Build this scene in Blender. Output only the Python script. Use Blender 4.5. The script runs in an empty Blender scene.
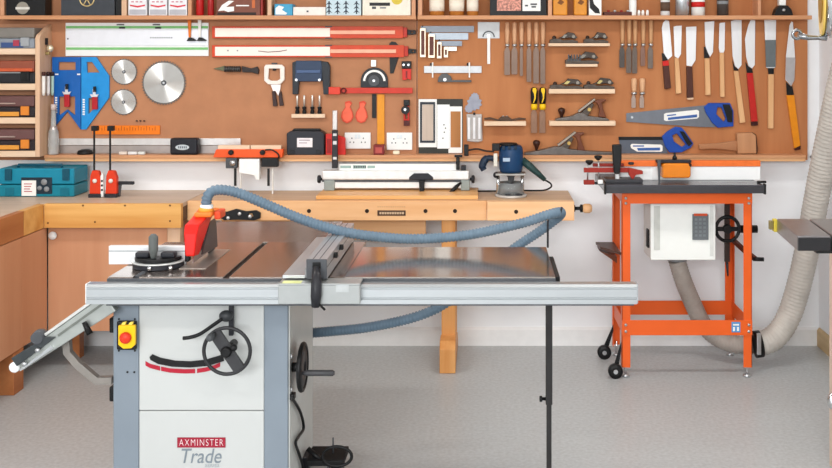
import bpy, bmesh, math, random
from mathutils import Vector, Matrix
random.seed(7)
PI = math.pi
F, VX, VY, H = 1010.0, 485.0, 48.0, 1.632      # focal length in pixels, principal point, eye height
C = bpy.context.scene.collection
def X(px, Y): return (px - VX) * Y / F
def Z(py, Y): return H - (py - VY) * Y / F
def P(px, py, Y): return Vector((X(px, Y), Y, Z(py, Y)))

# ---------------------------------------------------------------- materials
def lin(h):
    h = h.lstrip('#'); o = []
    for i in (0, 2, 4):
        c = int(h[i:i+2], 16) / 255
        o.append(c / 12.92 if c <= 0.04045 else ((c + 0.055) / 1.055) ** 2.4)
    return o
_M = {}
def mat(h, rough=0.5, metal=0.0, var=0.06, scale=25.0, stretch=(1, 1, 1), bump=0.0, trans=0.0, alpha=1.0, h2=None, detail=4.0, ior=1.45, coat=0.0):
    key = (h, rough, metal, var, scale, stretch, bump, trans, alpha, h2, detail, coat)
    if key in _M: return _M[key]
    m = bpy.data.materials.new('surface_' + h.strip('#')); m.use_nodes = True
    nt = m.node_tree; b = nt.nodes['Principled BSDF']
    c = lin(h)
    tc = nt.nodes.new('ShaderNodeTexCoord'); mp = nt.nodes.new('ShaderNodeMapping')
    mp.inputs['Scale'].default_value = stretch
    nz = nt.nodes.new('ShaderNodeTexNoise'); nz.inputs['Scale'].default_value = scale; nz.inputs['Detail'].default_value = detail
    rp = nt.nodes.new('ShaderNodeValToRGB')
    if h2: a, d = lin(h2), c
    else:
        a = [max(0, v * (1 - var)) for v in c]; d = [min(1, v * (1 + var)) for v in c]
    rp.color_ramp.elements[0].position = 0.32; rp.color_ramp.elements[1].position = 0.68
    rp.color_ramp.elements[0].color = (*a, 1); rp.color_ramp.elements[1].color = (*d, 1)
    L = nt.links.new
    L(tc.outputs['Object'], mp.inputs['Vector']); L(mp.outputs['Vector'], nz.inputs['Vector'])
    L(nz.outputs['Fac'], rp.inputs['Fac']); L(rp.outputs['Color'], b.inputs['Base Color'])
    b.inputs['Roughness'].default_value = rough; b.inputs['Metallic'].default_value = metal
    b.inputs['IOR'].default_value = ior
    if metal < .3 and not trans and var != .0301: b.inputs['Specular IOR Level'].default_value = .3
    b.inputs['Transmission Weight'].default_value = trans; b.inputs['Alpha'].default_value = alpha
    if coat: b.inputs['Coat Weight'].default_value = coat; b.inputs['Coat Roughness'].default_value = 0.08
    if bump:
        bp = nt.nodes.new('ShaderNodeBump'); bp.inputs['Strength'].default_value = bump; bp.inputs['Distance'].default_value = 0.004
        L(nz.outputs['Fac'], bp.inputs['Height']); L(bp.outputs['Normal'], b.inputs['Normal'])
    _M[key] = m; return m
def wood(h, h2, axis='x', rough=0.5, scale=14.0):
    st = {'x': (0.12, 1.6, 1.6), 'y': (1.6, 0.12, 1.6), 'z': (1.6, 1.6, 0.12)}[axis]
    return mat(h, rough, 0, 0.1, scale, st, h2=h2, detail=8)

WHITE = mat('#f4f6f8', 0.6, var=0.02, scale=4)
BOARD = mat('#b67f5c', 0.7, var=0.07, scale=9, detail=10)
BOARD2 = mat('#be7e50', 0.65, h2='#b17146', scale=6, stretch=(2.2, 1, 0.25), detail=8)
PLY = wood('#d39b72', '#c48a60', 'x')
PLYZ = wood('#d6a07c', '#c88e68', 'z')
PLYPINK = wood('#d39c78', '#c88e6a', 'z', 0.5, 7)
PALE = wood('#ecd0b4', '#dfbf9e', 'x')
PALEZ = wood('#dfbc9e', '#d2aa88', 'z')
BEECH = wood('#ecbc8c', '#e0a874', 'x', 0.42)
BEECHZ = wood('#e0a466', '#d08c4c', 'z', 0.45)
PINE = wood('#e8b46c', '#d09048', 'x', 0.45, 9)
PINEBD = wood('#ecb87a', '#dca05c', 'x', 0.45, 9)
RED_WOOD = wood('#c07c4c', '#a86438', 'y', 0.45, 9)
RED_PLY = wood('#d69c76', '#cb8e68', 'z', 0.5, 5)
COUNTER = wood('#d2bba6', '#c5ad97', 'x', 0.42, 9)
BLACK = mat('#151516', 0.42); DARK = mat('#292a2f', 0.44); DGREY = mat('#4c4e52', 0.4); GREY = mat('#8c8f92', 0.45)
IRON = mat('#54504c', 0.42, 0.55, 0.2, 40)
STEEL = mat('#c4c6c8', 0.28, 0.9, 0.06, 60); CHROME = mat('#dcdee0', 0.12, 1.0, 0.02)
ALU = mat('#d6d8da', 0.34, 0.75, 0.03, 60, (0.1, 1, 1)); ALUY = mat('#c2c5c8', 0.34, 0.7, 0.03, 60, (1, .1, 1))
BLADE = mat('#e6e8ea', 0.36, 0.35, 0.03, 50, (1, 1, .15)); SAWGREY = mat('#6f747c', 0.4, 0.5, 0.06, 30)
WPLASTIC = mat('#eef0ee', 0.35, var=0.015); WPAINT = mat('#c4c6c4', 0.4, var=0.012, scale=5); GPAINT = mat('#828c96', 0.42, var=0.03, scale=8)
ORANGE = mat('#ee6420', 0.4, var=0.03); ORANGE_D = mat('#e8791c', 0.4); RED = mat('#c8201c', 0.35, var=0.04); DRED = mat('#9a2a20', 0.42)
YELLOW = mat('#f4c418', 0.4, var=0.03); AMBER = mat('#d98a28', 0.3); BLUE = mat('#2250b4', 0.35); TAN = wood('#d8ae82', '#c89a6c', 'z')
SALMON = mat('#ee6c50', 0.5); CREAM = mat('#f6ead8', 0.45, var=0.02); TEXTG = mat('#5a6068', 0.5)
CLEAR = mat('#eef4f6', 0.08, trans=0.85, var=0.01); PAPER = mat('#f2f2ee', 0.6, var=0.01)

# ---------------------------------------------------------------- mesh builder
class MB:
    def __init__(s): s.bm = bmesh.new()
    def _merge(s, b, bevel=0, seg=2, smooth=None):
        if bevel > 0:
            es = [e for e in b.edges if len(e.link_faces) == 2 and e.calc_face_angle(0) > 0.5]
            bmesh.ops.bevel(b, geom=es, offset=bevel, segments=seg, profile=0.5, affect='EDGES', clamp_overlap=True)
        bmesh.ops.recalc_face_normals(b, faces=b.faces[:])
        me = bpy.data.meshes.new('tmp'); b.to_mesh(me); b.free(); s.bm.from_mesh(me); bpy.data.meshes.remove(me); return s
    def box(s, x0, x1, y0, y1, z0, z1, b=0.0, seg=2):
        t = bmesh.new()
        bmesh.ops.create_cube(t, size=1, matrix=Matrix.Translation(((x0+x1)/2, (y0+y1)/2, (z0+z1)/2)) @ Matrix.Diagonal((abs(x1-x0), abs(y1-y0), abs(z1-z0), 1)))
        return s._merge(t, b, seg)
    def pbox(s, px0, px1, py0, py1, yf, d, b=0.0):
        return s.box(X(px0, yf), X(px1, yf), yf, yf + d, Z(py1, yf), Z(py0, yf), b)
    def prism(s, pts, y0, y1, b=0.0, holes=(), axis='y'):
        """polygon in XZ (axis y) or YZ (axis x) or XY (axis z), extruded"""
        def v3(p, t):
            if axis == 'y': return (p[0], t, p[1])
            if axis == 'x': return (t, p[0], p[1])
            return (p[0], p[1], t)
        t = bmesh.new()
        if not holes:
            vs = [t.verts.new(v3(p, y0)) for p in pts]; fs = [t.faces.new(vs)]
        else:
            es = []
            for loop in [pts] + list(holes):
                vs = [t.verts.new(v3(p, y0)) for p in loop]
                for i in range(len(vs)): es.append(t.edges.new((vs[i], vs[(i+1) % len(vs)])))
            bmesh.ops.triangle_fill(t, use_beauty=True, use_dissolve=False, edges=es)
            fs = t.faces[:]
        r = bmesh.ops.extrude_face_region(t, geom=fs)
        d = Vector(v3((0, 0), y1 - y0))
        bmesh.ops.translate(t, vec=d, verts=[g for g in r['geom'] if isinstance(g, bmesh.types.BMVert)])
        return s._merge(t, b)
    def ppoly(s, pts, yf, d, b=0.0, holes=()):
        w = lambda p: (X(p[0], yf), Z(p[1], yf))
        return s.prism([w(p) for p in pts], yf, yf + d, b, [[w(p) for p in h] for h in holes])
    def loft(s, rings, caps=True, closed=False, smooth=True, flat=None):
        t = bmesh.new(); n = len(rings[0])
        R = [[t.verts.new(p) for p in r] for r in rings]
        m = len(R)
        for i in range(m if closed else m - 1):
            a, b = R[i], R[(i+1) % m]
            for j in range(n):
                f = t.faces.new((a[j], a[(j+1) % n], b[(j+1) % n], b[j])); f.smooth = smooth and not (flat and flat[i])
        if caps and not closed:
            t.faces.new(R[0][::-1]); t.faces.new(R[-1])
        return s._merge(t)
    def tube(s, pts, r, seg=10, closed=False, square=False):
        pts = [Vector(p) for p in pts]; n = len(pts)
        rs = r if isinstance(r, (list, tuple)) else [r] * n
        up = None; rings = []
        for i, p in enumerate(pts):
            a = pts[i-1] if (i > 0 or closed) else p; b = pts[(i+1) % n] if (i < n-1 or closed) else p
            d = (b - a).normalized()
            if up is None:
                up = Vector((0, 0, 1)) if abs(d.z) < 0.9 else Vector((0, 1, 0))
            u = (up - d * up.dot(d)).normalized(); up = u; v = d.cross(u)
            k = 4 if square else seg; ph = PI/4 if square else 0; rr = rs[i] * (1.414 if square else 1)
            rings.append([p + (u * math.cos(ph + 2*PI*j/k) + v * math.sin(ph + 2*PI*j/k)) * rr for j in range(k)])
        return s.loft(rings, closed=closed, smooth=not square)
    def cyl(s, p0, p1, r, r2=None, seg=16): return s.tube([p0, p1], [r, r if r2 is None else r2], seg)
    def bar(s, p0, p1, w): return s.tube([p0, p1], w/2, square=True)
    def lathe(s, prof, o, axis='z', seg=20):
        o = Vector(o); rings = []
        for r, h in prof:
            ring = []
            for j in range(seg):
                a = 2*PI*j/seg; c, q = max(r, 1e-4)*math.cos(a), max(r, 1e-4)*math.sin(a)
                ring.append(o + Vector({'z': (c, q, h), 'y': (c, h, q), 'x': (h, c, q)}[axis]))
            rings.append(ring)
        return s.loft(rings, flat=[abs(prof[i+1][1]-prof[i][1]) < 1e-6 for i in range(len(prof)-1)])
    def ball(s, c, r, sx=1, sy=1, sz=1):
        t = bmesh.new(); bmesh.ops.create_uvsphere(t, u_segments=16, v_segments=10, radius=r, matrix=Matrix.Translation(Vector(c)) @ Matrix.Diagonal((sx, sy, sz, 1)))
        for f in t.faces: f.smooth = True
        return s._merge(t)
    def ring(s, c, R, r, axis='y', seg=32, sx=1):
        c = Vector(c); pts = []
        for j in range(seg):
            a = 2*PI*j/seg; p, q = R*math.cos(a)*sx, R*math.sin(a)
            pts.append(c + Vector({'y': (p, 0, q), 'x': (0, p, q), 'z': (p, q, 0)}[axis]))
        return s.tube(pts, r, 8, closed=True)
    def rotz(s, c, deg):
        bmesh.ops.rotate(s.bm, cent=c, matrix=Matrix.Rotation(math.radians(deg), 3, 'Z'), verts=s.bm.verts[:]); return s
    def build(s, name, m, parent=None, loc=(0, 0, 0), label=None):
        o_ = Vector(parent['_o']) if parent is not None and '_o' in parent else Vector(loc)
        if parent is not None and '_o' not in parent:
            p = parent
            while p.parent is not None: p = p.parent
            o_ = Vector(ORG[p])
        bmesh.ops.translate(s.bm, vec=-o_, verts=s.bm.verts[:])
        me = bpy.data.meshes.new(name); s.bm.to_mesh(me); s.bm.free(); me.materials.append(m)
        o = bpy.data.objects.new(name, me); C.objects.link(o)
        if parent is not None: o.parent = parent
        else: o.location = o_; ORG[o] = tuple(o_)
        if label: o['label'] = label
        return o
ORG = {}
def tag(o, label=None, cat=None, group=None, kind=None):
    if label: o['label'] = label
    if cat: o['category'] = cat
    if group: o['group'] = group
    if kind: o['kind'] = kind
    return o
def thing(name, label, cat, loc, group=None):
    o = bpy.data.objects.new(name, None); C.objects.link(o); o.location = loc; ORG[o] = tuple(loc); o.empty_display_size = 0.05
    return tag(o, label, cat, group)
def dup(root, d, label, group=None):
    r = root.copy(); C.objects.link(r); r.location = root.location + Vector(d); r['label'] = label
    if group: r['group'] = group
    for ch in list(root.children):
        c = ch.copy(); C.objects.link(c); c.parent = r
        for g in list(ch.children):
            q = g.copy(); C.objects.link(q); q.parent = c
    return r
def solo(mb, name, m, label, cat, loc, group=None): return tag(mb.build(name, m, None, loc), label, cat, group)
def struct(mb, name, m, loc=(0, 0, 0)): return tag(mb.build(name, m, None, loc), kind='structure')
def text(body, size, x, y, z, m, name, parent, shear=0.0, bold=0.0, width=None, ext=0.0006, space=1.0):
    cu = bpy.data.curves.new('t', 'FONT'); cu.body = body; cu.size = size; cu.shear = shear; cu.space_character = space; cu.offset = bold; cu.extrude = ext
    cu.align_x = 'CENTER'; cu.align_y = 'CENTER'
    ob = bpy.data.objects.new('t', cu); C.objects.link(ob)
    bpy.context.view_layer.update()
    me = bpy.data.meshes.new_from_object(ob.evaluated_get(bpy.context.evaluated_depsgraph_get()))
    bpy.data.objects.remove(ob); bpy.data.curves.remove(cu)
    xs = [v.co.x for v in me.vertices]; k = 1 if width is None else width / (max(xs) - min(xs)); cx = (max(xs) + min(xs)) / 2
    p = parent
    while p.parent is not None: p = p.parent
    o_ = Vector(ORG[p])
    for v in me.vertices: v.co = Vector((x + (v.co.x - cx) * k, y - v.co.z, z + v.co.y)) - o_
    me.materials.clear(); me.materials.append(m); me.name = name
    o = bpy.data.objects.new(name, me); C.objects.link(o); o.parent = parent
    return o
def smooth_path(pts, n=8):
    pts = [Vector(p) for p in pts]; out = []
    for i in range(len(pts) - 1):
        p0 = pts[max(i-1, 0)]; p1 = pts[i]; p2 = pts[i+1]; p3 = pts[min(i+2, len(pts)-1)]
        for k in range(n):
            t = k / n
            out.append(0.5 * ((2*p1) + (p2-p0)*t + (2*p0-5*p1+4*p2-p3)*t*t + (3*p1-p0-3*p2+p3)*t*t*t))
    out.append(pts[-1]); return out
def resample(pts, step):
    out = [pts[0]]; acc = 0.0
    for a, b in zip(pts, pts[1:]):
        L = (b - a).length
        if L < 1e-9: continue
        t = step - acc
        while t <= L:
            out.append(a + (b - a) * (t / L)); t += step
        acc = (acc + L) % step
    return out
def ribbed(mb, ctrl, r, pitch=0.012, depth=0.12, seg=14):
    q = resample(smooth_path(ctrl, 14), pitch / 3)
    mb.tube(q, [r * (1 - depth * (0, 0.35, 1)[i % 3]) for i in range(len(q))], seg)

# ---------------------------------------------------------------- the room
YW = 5.55; XL, XR = -2.82, 1.835; YN = -1.2; ZC = 2.65
fl = mat('#bcbfc0', 0.33, h2='#acaeae', scale=60, detail=10)
struct(MB().box(XL-.05, XR+.05, YN, YW+.05, -0.05, 0), 'floor', fl)
struct(MB().box(XL-.05, XR+.05, YW, YW+.08, 0, ZC), 'wall_back', WHITE)
struct(MB().box(XL-.1, XL, YN, YW, 0, ZC), 'wall_left', WHITE)
struct(MB().box(XR, XR+.1, YN, YW, 0, ZC), 'wall_right', WHITE)
struct(MB().box(XL-.1, XR+.1, YN, YW+.08, ZC, ZC+.06), 'ceiling', mat('#f2f1ee', 0.7, var=0.01))
struct(MB().prism([(YW-.016, 0), (YW, 0), (YW, .1), (YW-.006, .1), (YW-.016, .086)], XL+.02, XR-.016, axis='x'), 'baseboard_back', mat('#ebebea', 0.45, var=0.02))
struct(MB().prism([(XR-.016, 0), (XR, 0), (XR, .1), (XR-.006, .1), (XR-.016, .086)], YN+.1, YW-.0165), 'baseboard_right', wood('#cfb489', '#bfa276', 'y'))

# ---------------------------------------------------------------- tool boards, ledge, top shelf
YB = 5.52
t = MB().box(X(-2, YB), X(416.6, YB), YB, YW-.001, Z(160, YB), 2.02)
solo(t, 'tool_board', BOARD, 'left brown hardboard tool wall panel with saw blades and clamps hung on it', 'tool board', (-1.5, YB, 1.0))
t = MB().box(X(417.4, YB), X(807.5, YB), YB, YW-.001, Z(160, YB), 2.02)
solo(t, 'tool_board', BOARD2, 'right orange-brown wooden tool wall panel with chisels, planes and handsaws hung on it', 'tool board', (.7, YB, 1.0))
ZL = 1.056; YLF = 5.425
led = thing('ledge_shelf', 'long narrow wooden ledge along the foot of the tool boards', 'ledge', (-.4, YLF, 1.02))
MB().box(X(44, YLF), X(806, YLF), YLF, YB-.0005, ZL-.016, ZL, .001).build('ledge_board', PLY, led)
MB().box(X(44, YLF), X(806, YLF), YLF+.008, YLF+.024, ZL-.034, ZL-.0165, .001).build('front_strip', BEECH, led)
ZS = 1.806; YS = 5.40
shf = thing('tool_shelf', 'long wooden top shelf with upright dividers holding boxes and bottles', 'shelf', (-.4, 5.46, 1.78))
MB().box(X(-4, YS), X(416, YS), YS, YB-.0005, ZS-.021, ZS, .001).build('shelf_board', PLY, shf)
MB().box(X(417.5, YS), X(812, YS), YS, YB-.0005, ZS-.021, ZS, .001).build('shelf_board', PLY, shf)
for a, b in ((0, 4), (121.5, 126.5), (188, 191.5), (267.5, 271.5), (411.5, 415.5), (418, 422), (548, 552), (758, 761)):
    MB().box(X(a, YS+.01), X(b, YS+.01), YS+.01, YB-.0005, ZS+.0003, 2.0, .001).build('divider', PALEZ if a in (121.5, 267.5) else PLYZ, shf)

# ---------------------------------------------------------------- things on the top shelf
ys = 5.415
def sbox(name, px0, px1, top, m, label, cat='box', depth=.085, group=None, bev=.0015):
    z1 = Z(top, ys)
    r = thing(name, label, cat, (X((px0+px1)/2, ys), ys + depth/2, ZS), group)
    MB().box(X(px0, ys), X(px1, ys), ys, ys+depth, ZS+.0005, z1, bev).build('body', m, r)
    return r
def deco(r, px0, px1, py0, py1, m, name='printed_label', yy=ys, d=.0012):
    return MB().pbox(px0, px1, py0, py1, yy-d, d).build(name, m, r)
r = sbox('storage_box', 6, 45, -7, BLACK, 'black box with round silver emblem at left end of top shelf')
MB().lathe([(.033, 0), (.033, .0015), (.0, .0015)], (X(22.6, ys), ys-.0016, Z(8, ys)), 'y', 28).build('emblem', mat('#9a9488', .4, .6), r)
deco(r, 15.5, 29.5, 7, 9.4, mat('#d8d4cc', .5), 'emblem_band', ys-.0018)
r = sbox('storage_box', 61, 114.5, -7, mat('#3c4046', .45), 'charcoal box with gold wheel emblem on the top shelf')
e = MB().ring((X(87, ys), ys-.001, Z(-1, ys)), .038, .0035)
for k in range(6):
    a = PI*k/3; e.cyl((X(87, ys), ys-.001, Z(-1, ys)), (X(87, ys)+.038*math.cos(a), ys-.001, Z(-1, ys)+.038*math.sin(a)), .003, seg=6)
e.build('emblem', mat('#d8c088', .35, .6), r)
MB().box(X(115, ys), X(120.5, ys), ys+.01, ys+.085, ZS+.0005, Z(-7, ys), .001).build('end_flap', BLACK, r)
for i, (a, b) in enumerate(((128.3, 146.7), (149, 167), (168.5, 187))):
    nm = ('left', 'middle', 'right')[i]
    r = sbox('carton', a, b, -9, mat('#e9e9ec', .5), nm + ' of three white cartons with a red swoosh on the top shelf', group='white cartons with red swoosh')
    MB().ppoly([(a+1.6, 4.6), ((a+b)/2, 5.8), (b-1.6, 4.6), (b-1.6, 6), ((a+b)/2, 7.6), (a+1.6, 6)], ys-.0012, .0012).build('swoosh', mat('#d23c48', .5), r)
    deco(r, a+1, b-1, 9.5, 14.6, mat('#b4b4ba', .5), 'lower_print')
    for q in range(3): deco(r, a+3+q*4.2, a+5.6+q*4.2, 1.2, 2.4, mat('#c88890', .5), 'printed_line')
def bottle(px, w, top, m, mcap, label, cat='bottle', lab=None, group=None):
    rr = w/2*ys/F; zt = Z(top, ys); h = zt - ZS
    r = thing('bottle', label, cat, (X(px, ys), ys+rr, ZS), group)
    MB().lathe([(rr*.9, .0005), (rr, .004), (rr, h*.68), (rr*.85, h*.78), (rr*.42, h*.86), (rr*.4, h*.9)], (X(px, ys), ys+rr, ZS), 'z', 18).build('body', m, r)
    MB().lathe([(rr*.52, h*.9), (rr*.52, h), (rr*.4, h*1.01)], (X(px, ys), ys+rr, ZS), 'z', 14).build('cap', mcap, r)
    if lab: MB().lathe([(rr*1.02, (ZS and (Z(lab[1], ys)-ZS))), (rr*1.02, Z(lab[0], ys)-ZS)], (X(px, ys), ys+rr, ZS), 'z', 18).build('paper_label', lab[2], r)
    return r
bottle(199, 7.6, -14, mat('#b81c1c', .3), BLACK, 'left of two red bottles on the top shelf')
bottle(210, 6.4, -14, mat('#a82020', .3), BLACK, 'right of two red bottles on the top shelf, beside pictured tool box')
r = sbox('tool_box', 216.5, 260, -8, mat('#7a4636', .45), 'brown boxed tool with a white machine pictured on it')
MB().ppoly([(218, 11), (222, 5), (229, .5), (234, 1), (226, 7), (234, 6.5), (234, 11), (228, 12), (224, 10.5)], ys-.0014, .0014).build('machine_picture', PAPER, r)
deco(r, 217.5, 256, 12.4, 15, mat('#2c1c16', .5), 'dark_print'); deco(r, 236, 249, 5, 6.2, PAPER, 'printed_line'); deco(r, 252, 255, -4, 8, mat('#c46838', .5), 'orange_print')
MB().box(X(260.3, ys), X(262.5, ys), ys+.006, ys+.08, ZS+.0005, Z(-6, ys), .001).build('end_flap', DRED, r)
r = sbox('carton', 274.5, 292.5, 4, mat('#3c9cc4', .4), 'small blue and white carton at left of flat white box')
MB().ppoly([(275.5, 14.5), (275.5, 8), (279, 5.5), (284, 7), (282, 10), (287, 13), (286, 14.6)], ys-.0012, .0012).build('printed_label', PAPER, r)
r = sbox('carton', 293.2, 325.5, 7, mat('#efe6de', .5), 'low flat white carton on the top shelf between two blue cartons'); deco(r, 306.5, 308.5, 10.5, 12.2, DGREY, 'printed_mark')
r = sbox('carton', 326.2, 361, -9, mat('#c8dce4', .45), 'pale blue carton printed with dark tree shapes')
tr = MB()
for a in (329, 337.5, 346, 356.5):
    tr.pbox(a-.6, a+.6, 1, 14, ys-.0012, .0012)
    for k in range(3): tr.ppoly([(a-3.2, 5+4*k), (a, 1.5+4*k), (a+3.2, 5+4*k), (a, 3.6+4*k)], ys-.0016, .0016)
tr.build('tree_print', mat('#38404c', .5), r)
r = sbox('carton', 362.5, 410.5, -9, mat('#efe8d8', .5), 'large cream carton with black bar print and yellow seal')
deco(r, 369.5, 390, 2.6, 5.8, BLACK, 'black_bar'); deco(r, 372, 376, 6.5, 9, DGREY, 'printed_mark'); deco(r, 380, 386, 7, 8.6, GREY, 'printed_mark')
MB().lathe([(.03, 0), (.03, .0014), (0, .0014)], (X(397, ys), ys-.0015, Z(-1, ys)), 'y', 24).build('seal', mat('#d8c048', .5), r)
for i, (px, w, tp) in enumerate(((436.5, 15, -12), (456.5, 15, -12), (472.5, 11.5, -12))):
    bottle(px, w, tp, mat('#b87434', .2), mat('#c89030', .4), ('leftmost wide', 'middle wide', 'narrow right')[i] + ' amber bottle with cream label on the top shelf', lab=(-1, 11, CREAM), group='amber bottles with cream labels')
r = sbox('display_pack', 490, 546.5, -8, BLACK, 'black display pack with pinkish picture and white text card')
deco(r, 497, 521, -6, 10.8, mat('#c88c7c', .5, var=.6, scale=90), 'picture'); deco(r, 522.5, 540.5, -6, 11, PAPER, 'text_card')
tb = MB().pbox(525, 528, 4.8, 6.4, ys-.003, .002); tb.pbox(530.5, 537, 3.4, 5, ys-.003, .002); tb.pbox(531.5, 536, 6, 7.6, ys-.003, .002); tb.build('printed_lines', DGREY, r)
for i, (a, b) in enumerate(((553, 567.5), (574, 587))):
    r = sbox('pouch', a, b, -9, mat('#d98f30', .4), ('left', 'right')[i] + ' of two orange pouches beside the black display pack', 'pouch', .05, bev=.008)
    MB().ppoly([((a+b)/2-3, 3), ((a+b)/2, -1), ((a+b)/2+4, 2), ((a+b)/2+1, 5)], ys-.0014, .0014).build('printed_mark', mat('#7a4818', .5), r)
    MB().pbox(a+.5, b-.5, -9, -2, ys-.0012, .0012).build('header_band', mat('#ead8b4', .5), r)
r = sbox('carton', 589, 601.5, -9, PAPER, 'white carton with black curved print right of the orange pouches', depth=.07)
MB().ppoly([(589.3, -2), (592, -4), (594, 4), (599, 9), (600, 13.6), (595, 13), (590, 8)], ys-.0014, .0014).build('printed_curve', BLACK, r)
r = thing('bit_tray', 'low dark tray of small bits on the top shelf', 'tray', (X(617, ys), ys+.03, ZS))
MB().box(X(604, ys), X(632, ys), ys, ys+.06, ZS+.0005, Z(11.8, ys), .002).build('tray', mat('#5a2c22', .5), r)
for k in range(4): MB().lathe([(.008, .018), (.008, .028), (.004, .031)], (X(609+6.5*k, ys), ys+.025, ZS), 'z', 10).build('bit', STEEL if k % 2 else DRED, r)
bottle(633.3, 7.4, -10, PAPER, BLACK, 'slim white bottle standing left of three tiny caps')
for i, px in enumerate((639.5, 643.5, 648)):
    solo(MB().lathe([(.008, .0005), (.008, .02), (.005, .03), (.0, .031)], (X(px, ys), ys+.02, ZS), 'z', 12), 'screw_cap', PAPER, ('left', 'middle', 'right')[i] + ' tiny white cap on the top shelf right of a slim white bottle', 'cap', (X(px, ys), ys+.02, ZS), 'tiny white caps')
bottle(666, 9.4, -12, mat('#d8d8d8', .3), BLACK, 'silver-white bottle on the shelf above the leftmost pull saw', lab=(2, 11, mat('#5c4638', .5)))
def tin(px, w, top, m, label, band=None):
    rr = w/2*ys/F; h = Z(top, ys) - ZS
    r = thing('tin', label, 'tin', (X(px, ys), ys+rr, ZS))
    MB().lathe([(rr, .0005), (rr, h), (rr*.9, h+.004)], (X(px, ys), ys+rr, ZS), 'z', 24).build('body', m, r)
    MB().lathe([(rr*1.03, h-.006), (rr*1.03, h+.002), (rr*.9, h+.005)], (X(px, ys), ys+rr, ZS), 'z', 24).build('lid', STEEL, r)
    if band: MB().lathe([(rr*1.015, Z(band[1], ys)-ZS), (rr*1.015, Z(band[0], ys)-ZS)], (X(px, ys), ys+rr, ZS), 'z', 24).build('label_band', band[2], r)
    return r
tin(683.5, 14, -9, mat('#c8ccd0', .25, .7), 'plain silver tin on the top shelf')
tin(699.5, 13.6, -9, PAPER, 'white tin with a red label band on the top shelf', (1.8, 7, RED))
tin(724, 11.5, -9, mat('#4c4440', .3), 'dark jar with white mark on the top shelf', (1, 4, GREY))
r = thing('small_vise', 'small black fixture with white upright at right end of top shelf', 'vise', (X(784, ys), ys+.04, ZS))
MB().ppoly([(774.5, 15.2), (776.5, 9), (780, 5.5), (788, 5.5), (791.5, 9), (793.5, 15.2)], ys+.01, .06, .003).build('base', BLACK, r)
MB().pbox(779.5, 786, -9, 5.4, ys+.02, .04, .003).build('upright', PAPER, r); MB().ball((X(784, ys), ys+.006, Z(10, ys)), .009).build('knob', STEEL, r)

# ---------------------------------------------------------------- left wall cabinet with cases
yc = 5.37; xp1 = X(39.7, yc); xp0 = X(35.2, yc)
cab = thing('wall_cabinet', 'open wooden wall cabinet with four shelves at left edge', 'cabinet', (-2.58, 5.44, 1.05))
MB().prism([(yc, Z(157, yc)), (YB-.0005, Z(157, yc)), (YB-.0005, 1.763), (yc+.012, Z(35, yc)), (yc, Z(38, yc))], xp0, xp1, axis='x', b=.001).build('side_panel', PALEZ, cab)
MB().box(XL+.003, XL+.02, yc, YB-.0005, Z(157, yc), 1.763).build('side_panel', PALEZ, cab)
MB().box(XL+.0205, xp0-.0005, YB-.011, YB-.0005, Z(157, yc), 1.763).build('back_panel', PLYPINK, cab)
SH = [(48.5, 54.5), (83.7, 90), (117.6, 123.6), (151, 157)]
for a, b in SH: MB().box(XL+.0205, xp0-.0005, yc+.001, YB-.0115, Z(b, yc), Z(a, yc), .001).build('shelf', PALE, cab)
def case(i, top, m_low, m_top, m_clasp, label, clear=False):
    zb = Z(SH[i][0], yc)+.0008; zt = Z(top, yc); x0, x1 = X(-30, yc), X(33.6, yc); h = zt - zb
    r = thing('organiser_case', label, 'case', ((x0+x1)/2, yc+.07, zb), 'cases in the left wall cabinet')
    MB().box(x0, x1, yc+.012, yc+.13, zb, zb+h*.48, .006).build('base', m_low, r)
    MB().box(x0+.004, x1-.004, yc+.016, yc+.128, zb+h*.49, zt, .008).build('lid', m_top, r)
    for px in (-18, 24): MB().box(X(px-4, yc), X(px+4.5, yc), yc+.003, yc+.014, zb+h*.1, zb+h*.52, .003).build('clasp', m_clasp, r)
    return r, zb, h, x0, x1
r, zb, h, x0, x1 = case(0, 27.5, mat('#8c939c', .4), mat('#807c76', .35), mat('#a0a4a8', .4), 'grey case with blue and red label on top shelf of left wall cabinet')
MB().pbox(1, 23, 42.5, 47.5, yc+.008, .004).build('printed_label', mat('#3c5484', .5), r); MB().pbox(13, 19, 40, 46, yc+.006, .003).build('red_label', mat('#a83c50', .5), r)
r, zb, h, x0, x1 = case(1, 60.5, mat('#26262a', .4), mat('#94503c', .35), BLACK, 'red-brown lidded black case on second shelf of left wall cabinet')
MB().box(x0+.01, x1-.01, yc+.009, yc+.02, zb+h*.52, zb+h*.66, .003).build('lid_rim', mat('#c85c38', .4), r); MB().box(x0+.02, x1-.03, yc+.006, yc+.012, zb+h*.44, zb+h*.5, .002).build('front_bar', GREY, r)
for i, s_ in ((2, 'third shelf of left wall cabinet'), (3, 'bottom shelf of left wall cabinet')):
    r, zb, h, x0, x1 = case(i, SH[i][0]-21.5, mat('#2a2428', .4), mat('#6c4c4a', .35), mat('#dc8430', .4), 'dark case with orange clasps and front bar on ' + s_)
    MB().box(x0+.02, X(18.5, yc), yc+.004, yc+.0115, zb+.006, zb+h*.26, .003).build('front_bar', mat('#e09a40', .4), r)
    MB().box(x0+.02, X(14, yc), yc+.008, yc+.018, zb+h*.62, zb+h*.68, .002).build('rod', mat('#b09a90', .4), r)

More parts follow.
